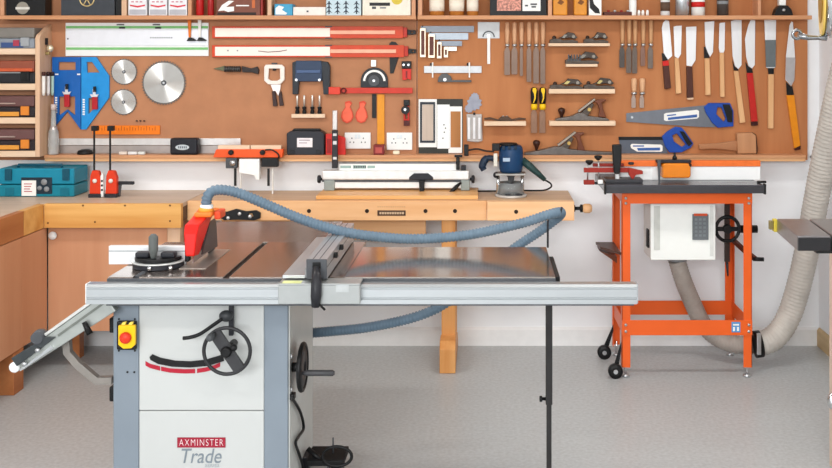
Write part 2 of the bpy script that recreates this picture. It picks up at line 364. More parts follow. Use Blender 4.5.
# ---------------------------------------------------------------- counters at the left
xf = -2.205; yb0 = 5.05; ZT = 0.852; xe = X(181, yb0)
ct = thing('counter', 'back wooden counter with yellow pine apron and teal case standing on it', 'counter', (-1.9, 5.3, 0))
MB().box(XL+.003, xe, yb0+.0355, YW-.001, ZT-.02, ZT, .001).build('worktop', COUNTER, ct)
MB().box(xf, xe, yb0, yb0+.035, Z(228, yb0), ZT, .0015).build('apron', PINE, ct)
k = MB()
for px, py in ((83, 205.5), (125, 205.5), (170, 205.5), (48, 223), (95, 222), (170, 221)): k.lathe([(.005, 0), (.005, .0015), (0, .0015)], (X(px, yb0), yb0-.0015, Z(py, yb0)), 'y', 10)
k.build('screw_heads', mat('#6c4420', .5), ct)
MB().box(X(165, yb0), X(178, yb0), yb0+.036, yb0+.09, 0.0005, ZT-.0205, .002).build('leg', PALEZ, ct)
MB().box(XL+.02, XL+.08, yb0+.036, yb0+.09, .0005, ZT-.0205).build('leg', PALEZ, ct)
MB().box(X(178.5, yb0), xe, yb0+.036, YW-.001, Z(222, yb0), ZT-.0205).build('end_panel', mat('#5c4436', .5), ct)
bc = thing('base_cabinet', 'pinkish plywood cabinet front under the back counter with round white knob', 'cabinet', (-1.9, 5.3, .2))
MB().box(xf-.001, X(164, yb0), 5.1, 5.118, .203, Z(228.6, yb0), .001).build('door', PLYPINK, bc)
MB().box(xf+.004, X(164, yb0), 5.119, 5.53, .203, Z(228.6, yb0)-.003).build('carcass', PLYPINK, bc)
MB().lathe([(.008, 0), (.008, -.008), (.02, -.012), (.02, -.02), (.0, -.022)], (X(54, 5.1), 5.0995, Z(235, 5.1)), 'y', 20).build('knob', WPLASTIC, bc)
for px in (60, 150): MB().box(X(px, 5.2), X(px, 5.2)+.06, 5.3, 5.36, .0005, .202).build('foot', RED_WOOD, bc)
lc = thing('counter', 'side wooden counter with reddish apron along the left wall', 'counter', (-2.5, 4.4, 0))
MB().box(XL+.003, xf-.0355, 3.75, yb0+.035, ZT-.02, ZT, .001).build('worktop', COUNTER, lc)
MB().box(xf-.035, xf, 3.75, 4.83, Z(228, yb0), ZT, .0015).build('apron', RED_WOOD, lc)
MB().box(xf-.035, xf-.0004, 4.831, yb0-.001, Z(228, yb0), ZT, .0015).build('apron_block', PINE, lc, label='yellow pine end block of the apron')
for a, b in ((4.74, 4.84), (3.8, 3.9)): MB().box(xf-.085, xf-.006, a, b, .0005, .2, .002).build('leg', RED_WOOD, lc)
MB().box(XL+.02, XL+.08, 3.8, 3.9, .0005, .2).build('leg', RED_WOOD, lc)
lb = thing('base_cabinet', 'reddish plywood cabinet raised on legs under the left counter', 'cabinet', (-2.5, 4.4, .2))
ye = [3.76, 4.27, 4.812, 5.09]
for a, b in zip(ye, ye[1:]): MB().box(xf-.02, xf-.002, a+.001, b-.001, .204, Z(228.6, yb0)-.001, .001).build('door', RED_PLY, lb)
MB().box(XL+.003, xf-.021, 3.76, 5.095, .204, Z(228.6, yb0)-.002).build('carcass', RED_PLY, lb)

# teal tool case on the back counter
ym = 5.29
tc = thing('tool_case', 'teal plastic tool case with white label standing on the back counter', 'tool case', (X(40, ym), 5.38, ZT))
MB().box(X(-2, ym), X(74, ym), ym, ym+.19, ZT+.0006, Z(185, ym), .006).build('body', mat('#127c90', .4, var=.04), tc)
MB().box(X(-2, ym), X(74, ym), ym, ym+.19, Z(184.4, ym), Z(168.5, ym), .008).build('lid', mat('#1484a0', .4, var=.04), tc)
for px in (4.5, 62): MB().pbox(px, px+7, 169, 180.5, ym-.008, .009, .002).build('latch', mat('#0c4c60', .4), tc)
MB().pbox(21, 52, 177.5, 194, ym-.003, .0045, .003).build('recess', mat('#20303c', .4), tc)
MB().pbox(21.5, 36, 180.5, 196, ym-.006, .003, .001).build('paper_label', PAPER, tc)
l = MB()
for q, w in ((183.5, 8), (186, 7), (188.5, 6), (191, 8)): l.pbox(24, 24+w, q, q+.9, ym-.0068, .0007)
l.build('printed_lines', mat('#b85c64', .5), tc)
for px, py, rr in ((44.5, 182, .016), (40, 188, .012), (47, 189, .014)): MB().lathe([(rr, 0), (rr, -.004), (.0, -.005)], (X(px, ym), ym-.003, Z(py, ym)), 'y', 12).build('printed_part', GREY, tc)
MB().tube([(X(14, ym), ym+.05, Z(168.6, ym)), (X(14, ym), ym+.05, Z(166, ym)), (X(58, ym), ym+.05, Z(166, ym)), (X(58, ym), ym+.05, Z(168.6, ym))], .008, 8).build('carry_handle', mat('#0c4c60', .4), tc)
for px in (5, 60): MB().pbox(px, px+9, 188, 195.5, ym-.003, .004, .002).build('front_rib', mat('#106c80', .4), tc)

# two red quick clamps standing on the back counter
yk = 5.26
def quick_clamp(x, label):
    r = thing('bar_clamp', label, 'clamp', (X(x, yk), yk+.03, ZT), 'red bar clamps on the back counter')
    MB().pbox(x-.9, x+.9, 127, 197, yk+.02, .006, .001).build('bar', BLACK, r)
    MB().ppoly([(x-4.8, 194), (x-4, 176), (x-2, 170.5), (x+4, 171), (x+6.5, 178), (x+6.5, 194)], yk+.006, .034, .004).build('sliding_jaw', mat('#d83c1c', .4), r)
    MB().pbox(x-6, x+6.5, 194, 198.2, yk+.0, .05, .003).build('foot_pad', DARK, r)
    MB().ppoly([(x-3, 131), (x-3, 126), (x+3, 126), (x+3, 131)], yk+.008, .03, .002).build('fixed_jaw', BLACK, r)
    MB().lathe([(.011, 0), (.011, -.008), (0, -.01)], (X(x+.6, yk), yk+.006, Z(181, yk)), 'y', 12).build('release_button', mat('#e8e4dc', .4), r)
    return r
c1 = quick_clamp(94, 'left of two red bar clamps standing beside the teal case')
dup(c1, (X(110, yk)-X(94, yk), 0, 0), 'right of two red bar clamps, nearer the black handled rod')
r = thing('trigger_handle', 'black handled rod lying on the counter right of the red clamps', 'handle', (X(124, yk), yk, ZT))
MB().pbox(117, 133.5, 181.5, 184.8, yk+.03, .02, .004).build('grip', DARK, r)
MB().ppoly([(117.2, 184.9), (121, 184.9), (119.5, 197), (117.2, 197)], yk+.032, .016, .002).build('stem', DGREY, r)
r = thing('clamp_body', 'white labelled clamp body between the two red bar clamps', 'clamp', (X(102, yk), yk, ZT))
MB().ppoly([(100.4, 197), (100.4, 176), (102, 172), (103.2, 176), (103.4, 197)], yk+.008, .02, .002).build('body', WPLASTIC, r)
k = MB()
for q in (180, 184.5, 189): k.pbox(100.9, 102.9, q, q+2, yk+.007, .001)
k.build('grip_marks', BLACK, r)

# ---------------------------------------------------------------- things on the left tool board
def hang(name, label, cat, px, py, group=None): return thing(name, label, cat, (X(px, YB), YB-.01, Z(py, YB)), group)
def W(r, name, pts, m, t=.008, off=.0005, b=.001, holes=()): return MB().ppoly(pts, YB-off-t, t, b, holes).build(name, m, r)
def WB(r, name, a, b_, c, d, m, t=.008, off=.0005, b=.001): return MB().pbox(a, b_, c, d, YB-off-t, t, b).build(name, m, r)
def disc(px, py, rp, off, t, m, name, r, seg=24):
    rr = rp*YB/F
    return MB().lathe([(rr, 0), (rr, -t), (rr*.05, -t)], (X(px, YB), YB-off, Z(py, YB)), 'y', seg).build(name, m, r)

r = hang('guide_rail', 'long white track saw guide rail with two green stripes on the left tool board', 'guide rail', 137, 55)
WB(r, 'rail', 65.5, 208.5, 22.8, 56, mat('#eef0ee', .3, var=.01), .01)
WB(r, 'raised_band', 66, 208, 29.2, 45.6, mat('#e3e6ec', .32, .2, var=.02), .004, .0108)
for y0, y1 in ((26, 28.4), (47.4, 49.8)): WB(r, 'green_strip', 66, 208, y0, y1, mat('#7cc078', .5), .002, .0108, 0)
for px in (120, 156): WB(r, 'clip', px-3.4, px+4, 24, 25.3, DGREY, .004, .0108); WB(r, 'clip', px-1, px+5, 27, 28.6, BLACK, .004, .0132)
k = MB(); x = 150
while x < 172: k.pbox(x, x+1.6, 37, 38.4, YB-.0156, .0008); x += 2.3
k.build('printed_text', mat('#a0a4a8', .5), r); disc(69, 38.8, .8, .0108, .005, DGREY, 'screw', r)
for px, m_, nm in ((189.5, ORANGE_D, 'orange'), (199.6, PAPER, 'white')):
    r = hang('hanging_clamp', 'small %s-stemmed clamp with black foot hanging over right end of guide rail' % nm, 'clamp', px, 40)
    W(r, 'stem', [(px-2, 14.5+5), (px+1.6, 14.5+5), (px+1, 37.4), (px-1, 37.4)], m_, .008, .018)
    W(r, 'foot', [(px-3.2, 41), (px-1, 37.5), (px+2, 37.5), (px+6, 40), (px+6, 41)], BLACK, .02, .0165, .002)

def level(y0, y1, label, tip, xr):
    r = hang('straight_edge', label, 'straight edge', 310, y1, 'orange straight edges')
    WB(r, 'bar', 212, xr, y0, y1, mat('#cf431c', .38), .0138, .0065)
    WB(r, 'glare_panel', 215, 330, y0+1.6, y1-1.4, mat('#fbeee2', .4, var=.015), .0015, .0205, .0004)  # glare on the glossy bar, painted as a flat cream panel
    for q in (y0-.4, y1-.6): WB(r, 'joint_clip', 325, 332, q, q+1.1, DGREY, .004, .0205)
    WB(r, 'glare_stripe', 330.3, xr-8, (y0+y1)/2-1.8, (y0+y1)/2+1.8, mat('#f2b496', .4), .003, .022, .0005)  # same glare carried on as a painted pale stripe
    WB(r, 'end_cap', xr+.2, xr+4, y0+1, y1-1, mat('#b82c18', .4), .022)
    W(r, 'hook', [(xr+4.2, (y0+y1)/2-2.6), (416, (y0+y1)/2-2), (416, (y0+y1)/2+2), (xr+4.2, (y0+y1)/2+2.6)], BLACK, .01, .004, holes=[[(xr+8, (y0+y1)/2-.7), (xr+10, (y0+y1)/2-.7), (xr+10, (y0+y1)/2+.7), (xr+8, (y0+y1)/2+.7)]])
    return r
level(26.4, 38.2, 'upper of two long orange straight edges with painted cream glare on the tool board', 404, 403)
r = level(45.2, 57.2, 'lower of two long orange straight edges, with a dark scribble on its painted cream glare', 406, 404)
W(r, 'scribble', [(258, 50.6), (268, 51.6), (280, 50.8), (287, 49.6), (287, 50.4), (280, 51.8), (268, 52.6), (258, 51.4)], mat('#8a7a74', .5), .0006, .0222, 0)
for px in (229, 238.5): disc(px, 50.6, .8, .0222, .002, GREY, 'screw', r)

# blue jig plates
r = hang('jig_plate', 'dark blue plastic jig plate with notched foot, left half of a pair', 'jig', 67, 130)
W(r, 'plate', [(52, 57), (80.6, 57), (80.6, 129.5), (67.4, 111.5), (54, 127.5), (54, 75), (52, 72)], mat('#1660b0', .35, var=.05), .012,
  holes=[[(58.5, 62), (75.5, 62), (75.5, 70), (58.5, 70)], [(59, 96.5), (75, 96.5), (75, 115.5), (67.2, 109.5), (59, 115.5)]])
k = MB()
for q in range(7): k.pbox(55, 57.2, 97+q*2.4, 98.6+q*2.4, YB-.0135, .001)
k.build('scale_marks', PAPER, r)
for px in (56, 78): WB(r, 'slot_mark', px-1, px+2.4, 73.6, 75, PAPER, .001, .0126, 0)
r2 = hang('jig_plate', 'light blue plastic jig plate with slanted right side, right half of a pair', 'jig', 94, 130)
W(r2, 'plate', [(81.2, 57), (96, 57), (109, 76), (109, 97.5), (86, 129.5), (81.2, 129.5)], mat('#2090d8', .35, var=.05), .014,
  holes=[[(86.5, 62), (92, 62), (99.5, 72.5), (87, 72.5)], [(88.5, 98), (93.6, 98), (93.6, 109), (88.5, 114)]])
k = MB()
for q in range(7): k.pbox(82.6, 84.8, 99+q*2.4, 100.6+q*2.4, YB-.0155, .001)
k.build('scale_marks', PAPER, r2)
def toggle(px, py, label):
    r = hang('toggle_clamp', label, 'clamp', px, py+12, 'red toggle clamps on the blue jig plates')
    WB(r, 'handle', px-2.6, px+2.8, py, py+12.5, mat('#b02028', .35), .016, .0155, .003)
    W(r, 'linkage', [(px-3, py), (px-4.5, py-3), (px-1.5, py-2.4), (px-1.6, py-8), (px+1, py-8), (px+1.4, py-2.4), (px+4.5, py-3), (px+3, py)], mat('#d8d8dc', .3, .7), .008, .0158)
    WB(r, 'spindle', px-1.3, px+1.1, py-10.5, py-5, BLACK, .012, .0158+.008)
    return r
a = toggle(66.4, 94.5, 'red-handled toggle clamp on the dark blue jig plate')
dup(a, (X(94.3, YB)-X(66.4, YB), -.003, Z(97, YB)-Z(94.5, YB)), 'red-handled toggle clamp on the light blue jig plate')

# saw blades
def saw_blade(px, py, rp, teeth, label, m):
    r = hang('circular_saw_blade', label, 'saw blade', px, py+rp, 'circular saw blades on the board')
    k = YB/F; pts = []
    for i in range(teeth):
        a = 2*PI*i/teeth
        for q, rr in ((0, .95), (.55, .95), (.6, 1.0), (.92, .99)):
            b = a + q*2*PI/teeth; pts.append((X(px, YB)+rp*k*rr*math.cos(b), Z(py, YB)+rp*k*rr*math.sin(b)))
    MB().prism(pts, YB-.006, YB-.003).build('disc', m, r)
    disc(px, py, rp*.9, .006, .0006, BLMAT, 'polished_face', r, 40)
    disc(px, py, rp*.12, .0066, .002, DGREY, 'arbor', r, 16)
    disc(px, py, rp*.05, .0086, .003, STEEL, 'hanging_pin', r, 10)
    return r
# anisotropic-looking brushed radial steel: real metal with radial bump
AROT = 0.0
def radial_steel():
    m = bpy.data.materials.new('surface_radial_steel'); m.use_nodes = True; nt = m.node_tree; b = nt.nodes['Principled BSDF']
    b.inputs['Base Color'].default_value = (.5, .485, .46, 1); b.inputs['Metallic'].default_value = .9; b.inputs['Roughness'].default_value = .34
    b.inputs['Anisotropic'].default_value = .98; b.inputs['Anisotropic Rotation'].default_value = AROT
    tg = nt.nodes.new('ShaderNodeTangent'); tg.direction_type = 'RADIAL'; tg.axis = 'Y'
    nt.links.new(tg.outputs['Tangent'], b.inputs['Tangent'])
    nz = nt.nodes.new('ShaderNodeTexNoise'); nz.inputs['Scale'].default_value = 90
    mr = nt.nodes.new('ShaderNodeMapRange'); mr.inputs['To Min'].default_value = .2; mr.inputs['To Max'].default_value = .3
    nt.links.new(nz.outputs['Fac'], mr.inputs['Value']); nt.links.new(mr.outputs['Result'], b.inputs['Roughness'])
    return m
BLMAT = radial_steel()
EDGE = mat('#6a625c', .4, .6)
saw_blade(124.4, 71.8, 13.4, 30, 'upper of the two small circular saw blades', EDGE)
saw_blade(124, 102, 13.4, 24, 'lower of the two small circular saw blades', EDGE)
saw_blade(164.2, 82.8, 22.4, 48, 'largest circular saw blade, under the guide rail', EDGE)

# left hanging things beside the cabinet
yq = 5.49
r = thing('hook_light', 'small brass and glass fitting hanging on the right side of the wall cabinet', 'fitting', (-2.365, 5.44, 1.6))
qy = 5.435; qx = -2.3665
MB().box(qx, qx+.012, qy-.004, qy+.012, Z(45, qy), Z(38, qy), .002).build('hook', BLACK, r); MB().ball((qx+.02, qy+.012, Z(48.4, qy)), .019, 1, .8, 1.1).build('bulb', mat('#dcd0b4', .15, .5), r); MB().box(qx, qx+.02, qy, qy+.016, Z(55, qy), Z(51.8, qy), .002).build('stem', mat('#a89868', .3, .7), r)
for i, px in enumerate((43.7, 48.2, 52.3)):
    r = hang('marker_pen', ('left', 'middle', 'right')[i] + ' of three white pens on the cabinet side beside the dark blue jig', 'pen', px, 96, 'white pens by the jig plates')
    x = -2.3555; yy_ = F*2.3555/(485-px); z0, z1 = Z(95.5, yy_), Z(76, yy_)
    MB().lathe([(.006, 0), (.009, .02), (.009, z1-z0)], (x, yy_, z0), 'z', 12).build('barrel', mat(('#f0eee8', '#eeeeee', '#bfe0d4')[i], .4), r)
    MB().lathe([(.0095, 0), (.0095, .02), (.006, .022)], (x, yy_, z1+.0005), 'z', 12).build('cap', mat(('#4a2a24', '#3a2422', '#3a2c30')[i], .4), r)
r = thing('bottle', 'tall clear glass bottle with silver collar beside the dark blue jig plate', 'bottle', P(50.5, 153, yq))
MB().lathe([(.026, .0005), (.028, .004), (.028, .10), (.026, .125), (.014, .15), (.012, .24)], (-2.336, 5.468, ZL), 'z', 18).build('body', mat('#e8eae8', .12, trans=.6), r)
MB().lathe([(.022, .115), (.02, .15), (.016, .152)], (-2.336, 5.468, ZL), 'z', 18).build('collar', mat('#c8c0bc', .25, .6), r)
MB().lathe([(.014, .241), (.014, .27), (.008, .272)], (-2.336, 5.468, ZL), 'z', 14).build('cap', mat('#d8c8c4', .3), r)
# orange ruler and ledge things
r = hang('folding_rule', 'short wide orange rule on the left tool board above the silver straightedge', 'ruler', 126, 134)
WB(r, 'rule', 92.5, 159.8, 125.5, 134.5, mat('#ee7c14', .4, var=.05), .01)
k = MB()
for q in range(22): k.pbox(96+q*2.8, 96.6+q*2.8, 126 + (q % 3), 130.5, YB-.0113, .0006)
k.build('scale_marks', mat('#b85408', .5), r)
for i, px in enumerate((137.4, 141, 144.8)):
    solo(MB().cyl((X(px, YB), YB-.0005, Z(121, YB)), (X(px, YB), YB-.018, Z(120.6, YB)), .0035, seg=8), 'hook', BLACK, ('left', 'middle', 'right')[i] + ' of three tiny black pegs above the orange rule', 'peg', P(px, 121, YB), 'tiny pegs')
r = thing('straightedge', 'long silver aluminium straightedge standing on the ledge behind the small black case', 'straightedge', (X(150, YB), YB-.02, ZL))
MB().pbox(54, 240.5, 138.5, 145.2, YB-.016, .014, .001).build('upper_band', mat('#d4d2d0', .3, .5), r)
MB().box(X(58, YB), X(240, YB), YB-.0125, YB-.0015, ZL+.0005, Z(145.4, YB), .001).build('lower_band', mat('#a8a09c', .32, .6), r)
yl = 5.44
solo(MB().lathe([(.04, .0005), (.042, .006), (.036, .02), (.02, .026), (0, .027)], (X(82, yl), yl+.042, ZL), 'z', 24), 'sanding_puck', BLACK, 'low round black puck on the ledge below the blue jig plates', 'puck', (X(82, yl), yl+.042, ZL))
for i, (a, b) in enumerate(((118, 126), (127, 136), (137, 144))):
    solo(MB().box(X(a, yl), X(b, yl), yl+.01, yl+.03, ZL+.0005, ZL+.016, .003), 'plastic_tube', mat(('#e8dcd0', '#e4e6e6', '#d8dcd8')[i], .3), ('left', 'middle', 'right')[i] + ' of three small whitish tubes lying on the ledge', 'tube', (X((a+b)/2, yl), yl+.02, ZL), 'small whitish tubes on the ledge')
r = thing('instrument_case', 'small black case with rounded corners and oval white label on the ledge', 'case', (X(183, yl), yl+.03, ZL))
MB().box(X(169.6, yl), X(197.4, yl), yl, yl+.06, ZL+.0005, Z(138.3, yl), .012, 3).build('case', mat('#1e1f26', .4), r)
MB().prism([(X(182.3, yl)+.037*math.cos(q*PI/12)*(1), Z(147.3, yl)+.0145*math.sin(q*PI/12)) for q in range(24)], yl-.0015, yl+.0005).build('oval_label', mat('#c4ccd0', .35), r)
k = MB()
for q in range(5): k.pbox(178+q*1.9, 179.2+q*1.9, 146.2, 148.4, yl-.0022, .0006)
k.build('printed_text', mat('#68747c', .5), r)

# orange clamp-on work support standing on bench
yo = 5.37
r = thing('bench_clamp', 'orange clamping rail with white wood top and black legs at the ledge front', 'clamp', (X(250, yo), yo+.02, ZT))
MB().ppoly([(213, 157.5), (216, 149.4), (283, 149.4), (282, 157.5)], yo, .045, .003).build('rail', mat('#ec5a24', .4), r)
MB().pbox(218, 249.6, 145.4, 149.2, yo+.01, .03, .001).build('wood_strip', PALE, r); MB().pbox(250.6, 281, 145.4, 149.2, yo+.01, .03, .001).build('wood_strip', PALE, r)
for px in (231.3, 262.8): MB().lathe([(.014, 0), (.014, -.012), (.01, -.014), (0, -.014)], (X(px, yo), yo-.0005, Z(152.3, yo)), 'y', 14).build('knob', BLACK, r)
MB().tube(smooth_path([P(265, 150, yo-.01), P(272, 150, yo-.012), P(278, 154, yo-.012), P(279, 158, yo-.01)], 6), .004, 8).build('strap', BLACK, r)
MB().pbox(225.5, 237, 158, 168.4, yo+.004, .035, .004).build('bracket', DGREY, r); MB().pbox(261, 278, 158, 167, yo+.004, .035, .004).build('bracket', BLACK, r)
MB().ppoly([(239, 159), (259.4, 159), (259.4, 180), (256, 180), (254, 175.5), (239, 173)], yo+.002, .04, .003).build('block', WPLASTIC, r)
for px in (235, 268.3): MB().pbox(px-1.1, px+1.1, 168.6, 186, yo+.01, .012, .001).build('leg', BLACK, r)
for px in (239.3, 271.5): MB().box(X(px, yo)-.004, X(px, yo)+.004, yo+.026, yo+.034, ZT+.001, Z(168.6, yo)).build('rod', mat('#d8d4cc', .3, .3), r)
MB().lathe([(.016, 0), (.016, -.008), (0, -.009)], (X(232.5, yo), yo+.004, Z(163, yo)), 'y', 14).build('bolt', STEEL, r)

# middle of left board
r = hang('auger_knife', 'dark pointed ribbed tool hanging left of the locking clamp', 'tool', 236, 74)
W(r, 'tip', [(213, 68.8), (225, 65.6), (225, 71.4)], mat('#5a5a40', .4, .4), .01)
k = MB()
for q in range(9): k.lathe([(.016, 0), (.017, .006), (.012, .0085)], (X(225.5, YB)+q*.0098, YB-.018, Z(69, YB)), 'x', 12)
k.build('ribbed_shaft', mat('#4c4a48', .35, .4), r)
W(r, 'end_fitting', [(241.5, 66), (251, 68.4), (257, 66.5), (259, 70), (258, 74.4), (252, 72.5), (242, 72.4)], mat('#2c2422', .4), .018, .004, .003)
r = hang('locking_clamp', 'white square-loop locking clamp with dark handles hanging on the board', 'clamp', 274, 106)
W(r, 'loop_jaw', [(265.6, 64.6), (281.6, 64.6), (284.4, 67), (284.4, 80), (280, 84.4), (268, 84.4), (264, 80.5), (264, 67)], mat('#f0e6dc', .35), .016, .001, .003, holes=[[(268.8, 68.6), (279.8, 68.6), (280, 79), (277, 80.8), (271, 80.8), (268.2, 79)]])
W(r, 'neck', [(270.5, 84.6), (280.8, 84.6), (280, 90), (278.2, 96), (275.4, 91), (273, 91)], mat('#e2d8d4', .3, .3), .012, .003)
W(r, 'handle', [(271.8, 91.2), (275, 91.4), (277.3, 106), (273, 106.4)], mat('#3a2624', .4), .014, .002, .002); W(r, 'handle', [(278.6, 94), (281, 91), (283.6, 105.6), (279.4, 106)], mat('#3a2624', .4), .014, .002, .002)
WB(r, 'screw', 271.5, 277, 62.8, 64.2, DGREY, .01, .003); WB(r, 'screw_tip', 272.5, 276, 68.8, 70.6, BLACK, .01, .003)
r = hang('steel_bridge', 'dark blue-grey steel bridge frame with two legs hanging above the bit rack', 'frame', 310, 94)
W(r, 'bridge', [(296, 60.6), (321, 60.6), (322, 66), (322, 80.6), (317, 81.6), (299.2, 81.6), (295, 78.5), (295, 66)], mat('#2f3d54', .4, .2), .03, .002, .003)
WB(r, 'rib', 296.5, 320.5, 70, 73, mat('#44587a', .4, .2), .006, .033)
W(r, 'leg', [(292.2, 62.5), (295.8, 61), (299, 80), (298, 94.4), (292.4, 94.4)], mat('#262a30', .4), .028, .0025, .002)
W(r, 'leg', [(321, 61), (327.5, 62), (329.8, 66), (329.8, 94.4), (323.4, 94.4), (322.4, 80)], mat('#262a30', .4), .028, .0025, .002)
for px in (297.5, 320.5): disc(px, 79.7, 1.3, .033, .004, STEEL, 'bolt', r, 12)
r = hang('bit_rack', 'pale wooden rack holding router bits below the blue-grey frame', 'rack', 308, 117.4)
WB(r, 'rack_bar', 291.4, 324.8, 114, 117.8, PALE, .03)
for i, px in enumerate((297.3, 304.3, 312.4, 319.6)):
    q = thing('router_bit', ('leftmost', 'second', 'third', 'rightmost')[i] + ' router bit from left in the pale wooden rack', 'router bit', P(px, 114, YB-.015), 'router bits in the rack')
    x, z = X(px, YB-.015), Z(114, YB)+.0006
    MB().lathe([(.011, 0), (.012, .012), (.008, .026), (.012, .032), (.011, .04)], (x, YB-.016, z), 'z', 12).build('cutter', BLACK, q)
    MB().lathe([(.0055, .0402), (.0055, .1), (.004, .103)], (x, YB-.016, z), 'z', 12).build('shank', mat('#e6e2da', .25, .6), q)
r = hang('mitre_gauge', 'black half-round protractor gauge with white dial and hanging bar', 'gauge', 374, 118)
k = YB/F
arc = [(374.3+13.6*math.cos(PI*q/18), 81-13.6*math.sin(PI*q/18)) for q in range(19)]
W(r, 'head', arc + [(360.7, 87.4), (387.9, 87.4)], mat('#26282c', .4), .014)
o_ = [(374.3+11.2*math.cos(PI*q/18), 81-11.2*math.sin(PI*q/18)) for q in range(19)]; i_ = [(374.3+9*math.cos(PI*q/18), 81-9*math.sin(PI*q/18)) for q in range(18, -1, -1)]
W(r, 'dial', o_ + [(363.1, 83.8), (365.3, 83.8)] + i_ + [(383.3, 83.8), (385.5, 83.8)] if 0 else o_ + i_, PAPER, .002, .0148, 0)
disc(374.3, 80.6, 5.5, .0148, .006, DGREY, 'hub', r); disc(374.3, 80.6, 1.3, .021, .004, STEEL, 'bolt', r, 10)
WB(r, 'pointer', 371, 376, 60, 66.6, mat('#dcdcd8', .3, .3), .01); WB(r, 'guide_bar', 372, 376, 94, 118, BLACK, .008)
r = hang('bar_gauge', 'red metal bar hanging horizontally below the half-round gauge', 'bar', 370, 93.6)
WB(r, 'bar', 328.4, 412.5, 87.8, 93.4, mat('#c83420', .35), .01, .016); WB(r, 'end_block', 328.6, 340, 87, 94.4, mat('#d83c24', .35), .008, .027, .002)
MB().ring((X(344.3, YB), YB-.032, Z(90.5, YB)), .013, .004).build('ring_knob', mat('#5c1c14', .4), r)
r = hang('push_block', 'black tapered wedge hanging behind the lower orange straight edge', 'wedge', 393, 73)
W(r, 'body', [(389.2, 43.8), (391.5, 41.4), (395.5, 42), (398.4, 45.2), (398.6, 57.5), (393.5, 73.4), (390, 73.4)], mat('#222222', .45), .0055, .0005)
for i, (py, nm) in enumerate(((61.4, 'upper red clamp with two silver screws in black head at right of left board'), )):
    r = hang('small_clamp', nm, 'clamp', 406.5, 80)
    WB(r, 'head', 401.6, 411.2, 61.2, 68.6, BLACK, .024, b=.002); W(r, 'body', [(402, 68.9), (411, 68.9), (411, 80), (407.4, 78.6), (406, 80), (402.4, 80)], mat('#d02a1c', .35), .022, .001, .002)
    WB(r, 'slot', 405.8, 407.2, 71, 78, mat('#7c1810', .4), .002, .0235, 0)
    for px in (404, 408.8): disc(px, 64.8, 1.1, .0246, .003, STEEL, 'screw', r, 10)
r = hang('small_clamp', 'lower red and black clamp with round black knob at right of left board', 'clamp', 406, 125.5)
W(r, 'frame', [(403.4, 106), (409, 106), (409.6, 125.5), (403.6, 125.5)], mat('#c02418', .35), .02, .001, .002, holes=[[(405.2, 112), (407.4, 112), (407.6, 119), (405.4, 119)]])
WB(r, 'head', 403.6, 409.6, 100, 105.7, BLACK, .022, b=.002); WB(r, 'foot', 403.6, 409.6, 120.5, 125.8, mat('#4c1410', .4), .004, .0215)
disc(405.8, 109.6, 4.2, .0215, .012, BLACK, 'knob', r, 16); disc(405.5, 109.2, 1.4, .034, .003, STEEL, 'bolt', r, 10)
pear = [(345, 102), (349.5, 100.8), (352, 103), (350, 106.5), (352.5, 112), (353.4, 117), (351, 121.6), (347, 123.2), (343, 121.5), (341, 117), (342, 112), (345.4, 107)]
a = hang('template', 'left of two orange-red pear-shaped templates hanging above a white socket', 'template', 347, 123, 'pear-shaped templates')
W(a, 'body', pear, SALMON, .008); W(a, 'rim', pear, mat('#d84c34', .5), .002, .009, 0, holes=[[(347+(p[0]-347)*.84, 113+(p[1]-113)*.86) for p in pear]])
dup(a, (X(361.2, YB)-X(347, YB), 0, .0), 'right of two orange-red pear-shaped templates, nearer the orange rule')
def outlet(x0, x1, y0, y1, label):
    r = hang('wall_socket', label, 'socket', (x0+x1)/2, y1)
    WB(r, 'plate', x0, x1, y0, y1, WPLASTIC, .01, b=.003)
    for f in (.28, .72):
        cx = x0+(x1-x0)*f; cy = y0+(y1-y0)*.5
        k = MB()
        for dx, dy in ((0, -2.4), (-1.8, 1.6), (1.8, 1.6)): k.pbox(cx+dx-.5, cx+dx+.5, cy+dy-.7, cy+dy+.7, YB-.0112, .0006)
        k.build('pin_holes', DGREY, r)
    for f in (.44, .56): WB(r, 'rocker_switch', x0+(x1-x0)*f-1.2, x0+(x1-x0)*f+1.2, y0+2, y0+6, mat('#dfe8ec', .35), .003, .0106)
    return r
outlet(344.6, 370.6, 132.6, 148.8, 'white double wall socket under the pear-shaped templates'); outlet(386.6, 412.2, 132.6, 150, 'white double wall socket right of the long orange rule')
r = hang('wooden_rule', 'long orange-yellow rule hanging upright above the small red box', 'ruler', 381, 145)
WB(r, 'rule', 377.2, 384.4, 94.2, 144.6, mat('#e29420', .4, var=.05), .01)
r = thing('small_box', 'small dark red square box on the ledge under the upright orange rule', 'box', (X(379, yl), yl+.02, ZL))
MB().box(X(373.4, yl), X(384, yl), yl, yl+.05, ZL+.0005, Z(144.8, yl), .003).build('box', mat('#7c2424', .4), r); MB().pbox(375.4, 382, 147.4, 153, yl-.002, .003).build('square_print', mat('#b85048', .4), r)
solo(MB().box(X(392.6, yl), X(399.4, yl), yl+.01, yl+.034, ZL+.0005, ZL+.021, .006), 'cream_stopper', mat('#efe4c8', .4), 'small cream cap on the ledge under the right white socket', 'cap', (X(396, yl), yl+.02, ZL))
r = thing('power_tool_case', 'black tool case with white label and rounded handle standing on the ledge', 'case', (X(305, yl), yl+.04, ZL))
MB().prism([(X(a, yl), Z(b, yl)) for a, b in ((286.4, 133.5), (290, 131.2), (321, 131.2), (324.6, 134), (324, 154), (322, 155.4), (288, 155.4), (286.6, 154))], yl, yl+.072, .006).build('case', mat('#2b2c33', .42), r)
MB().prism([(X(a, yl), Z(b, yl)) for a, b in ((291, 131.1), (293, 129), (318.5, 129), (320.5, 131.1))], yl+.02, yl+.05, .002).build('carry_handle', BLACK, r)
MB().pbox(297, 312.4, 138, 147.2, yl-.0015, .002).build('paper_label', mat('#f0e8ea', .5), r)
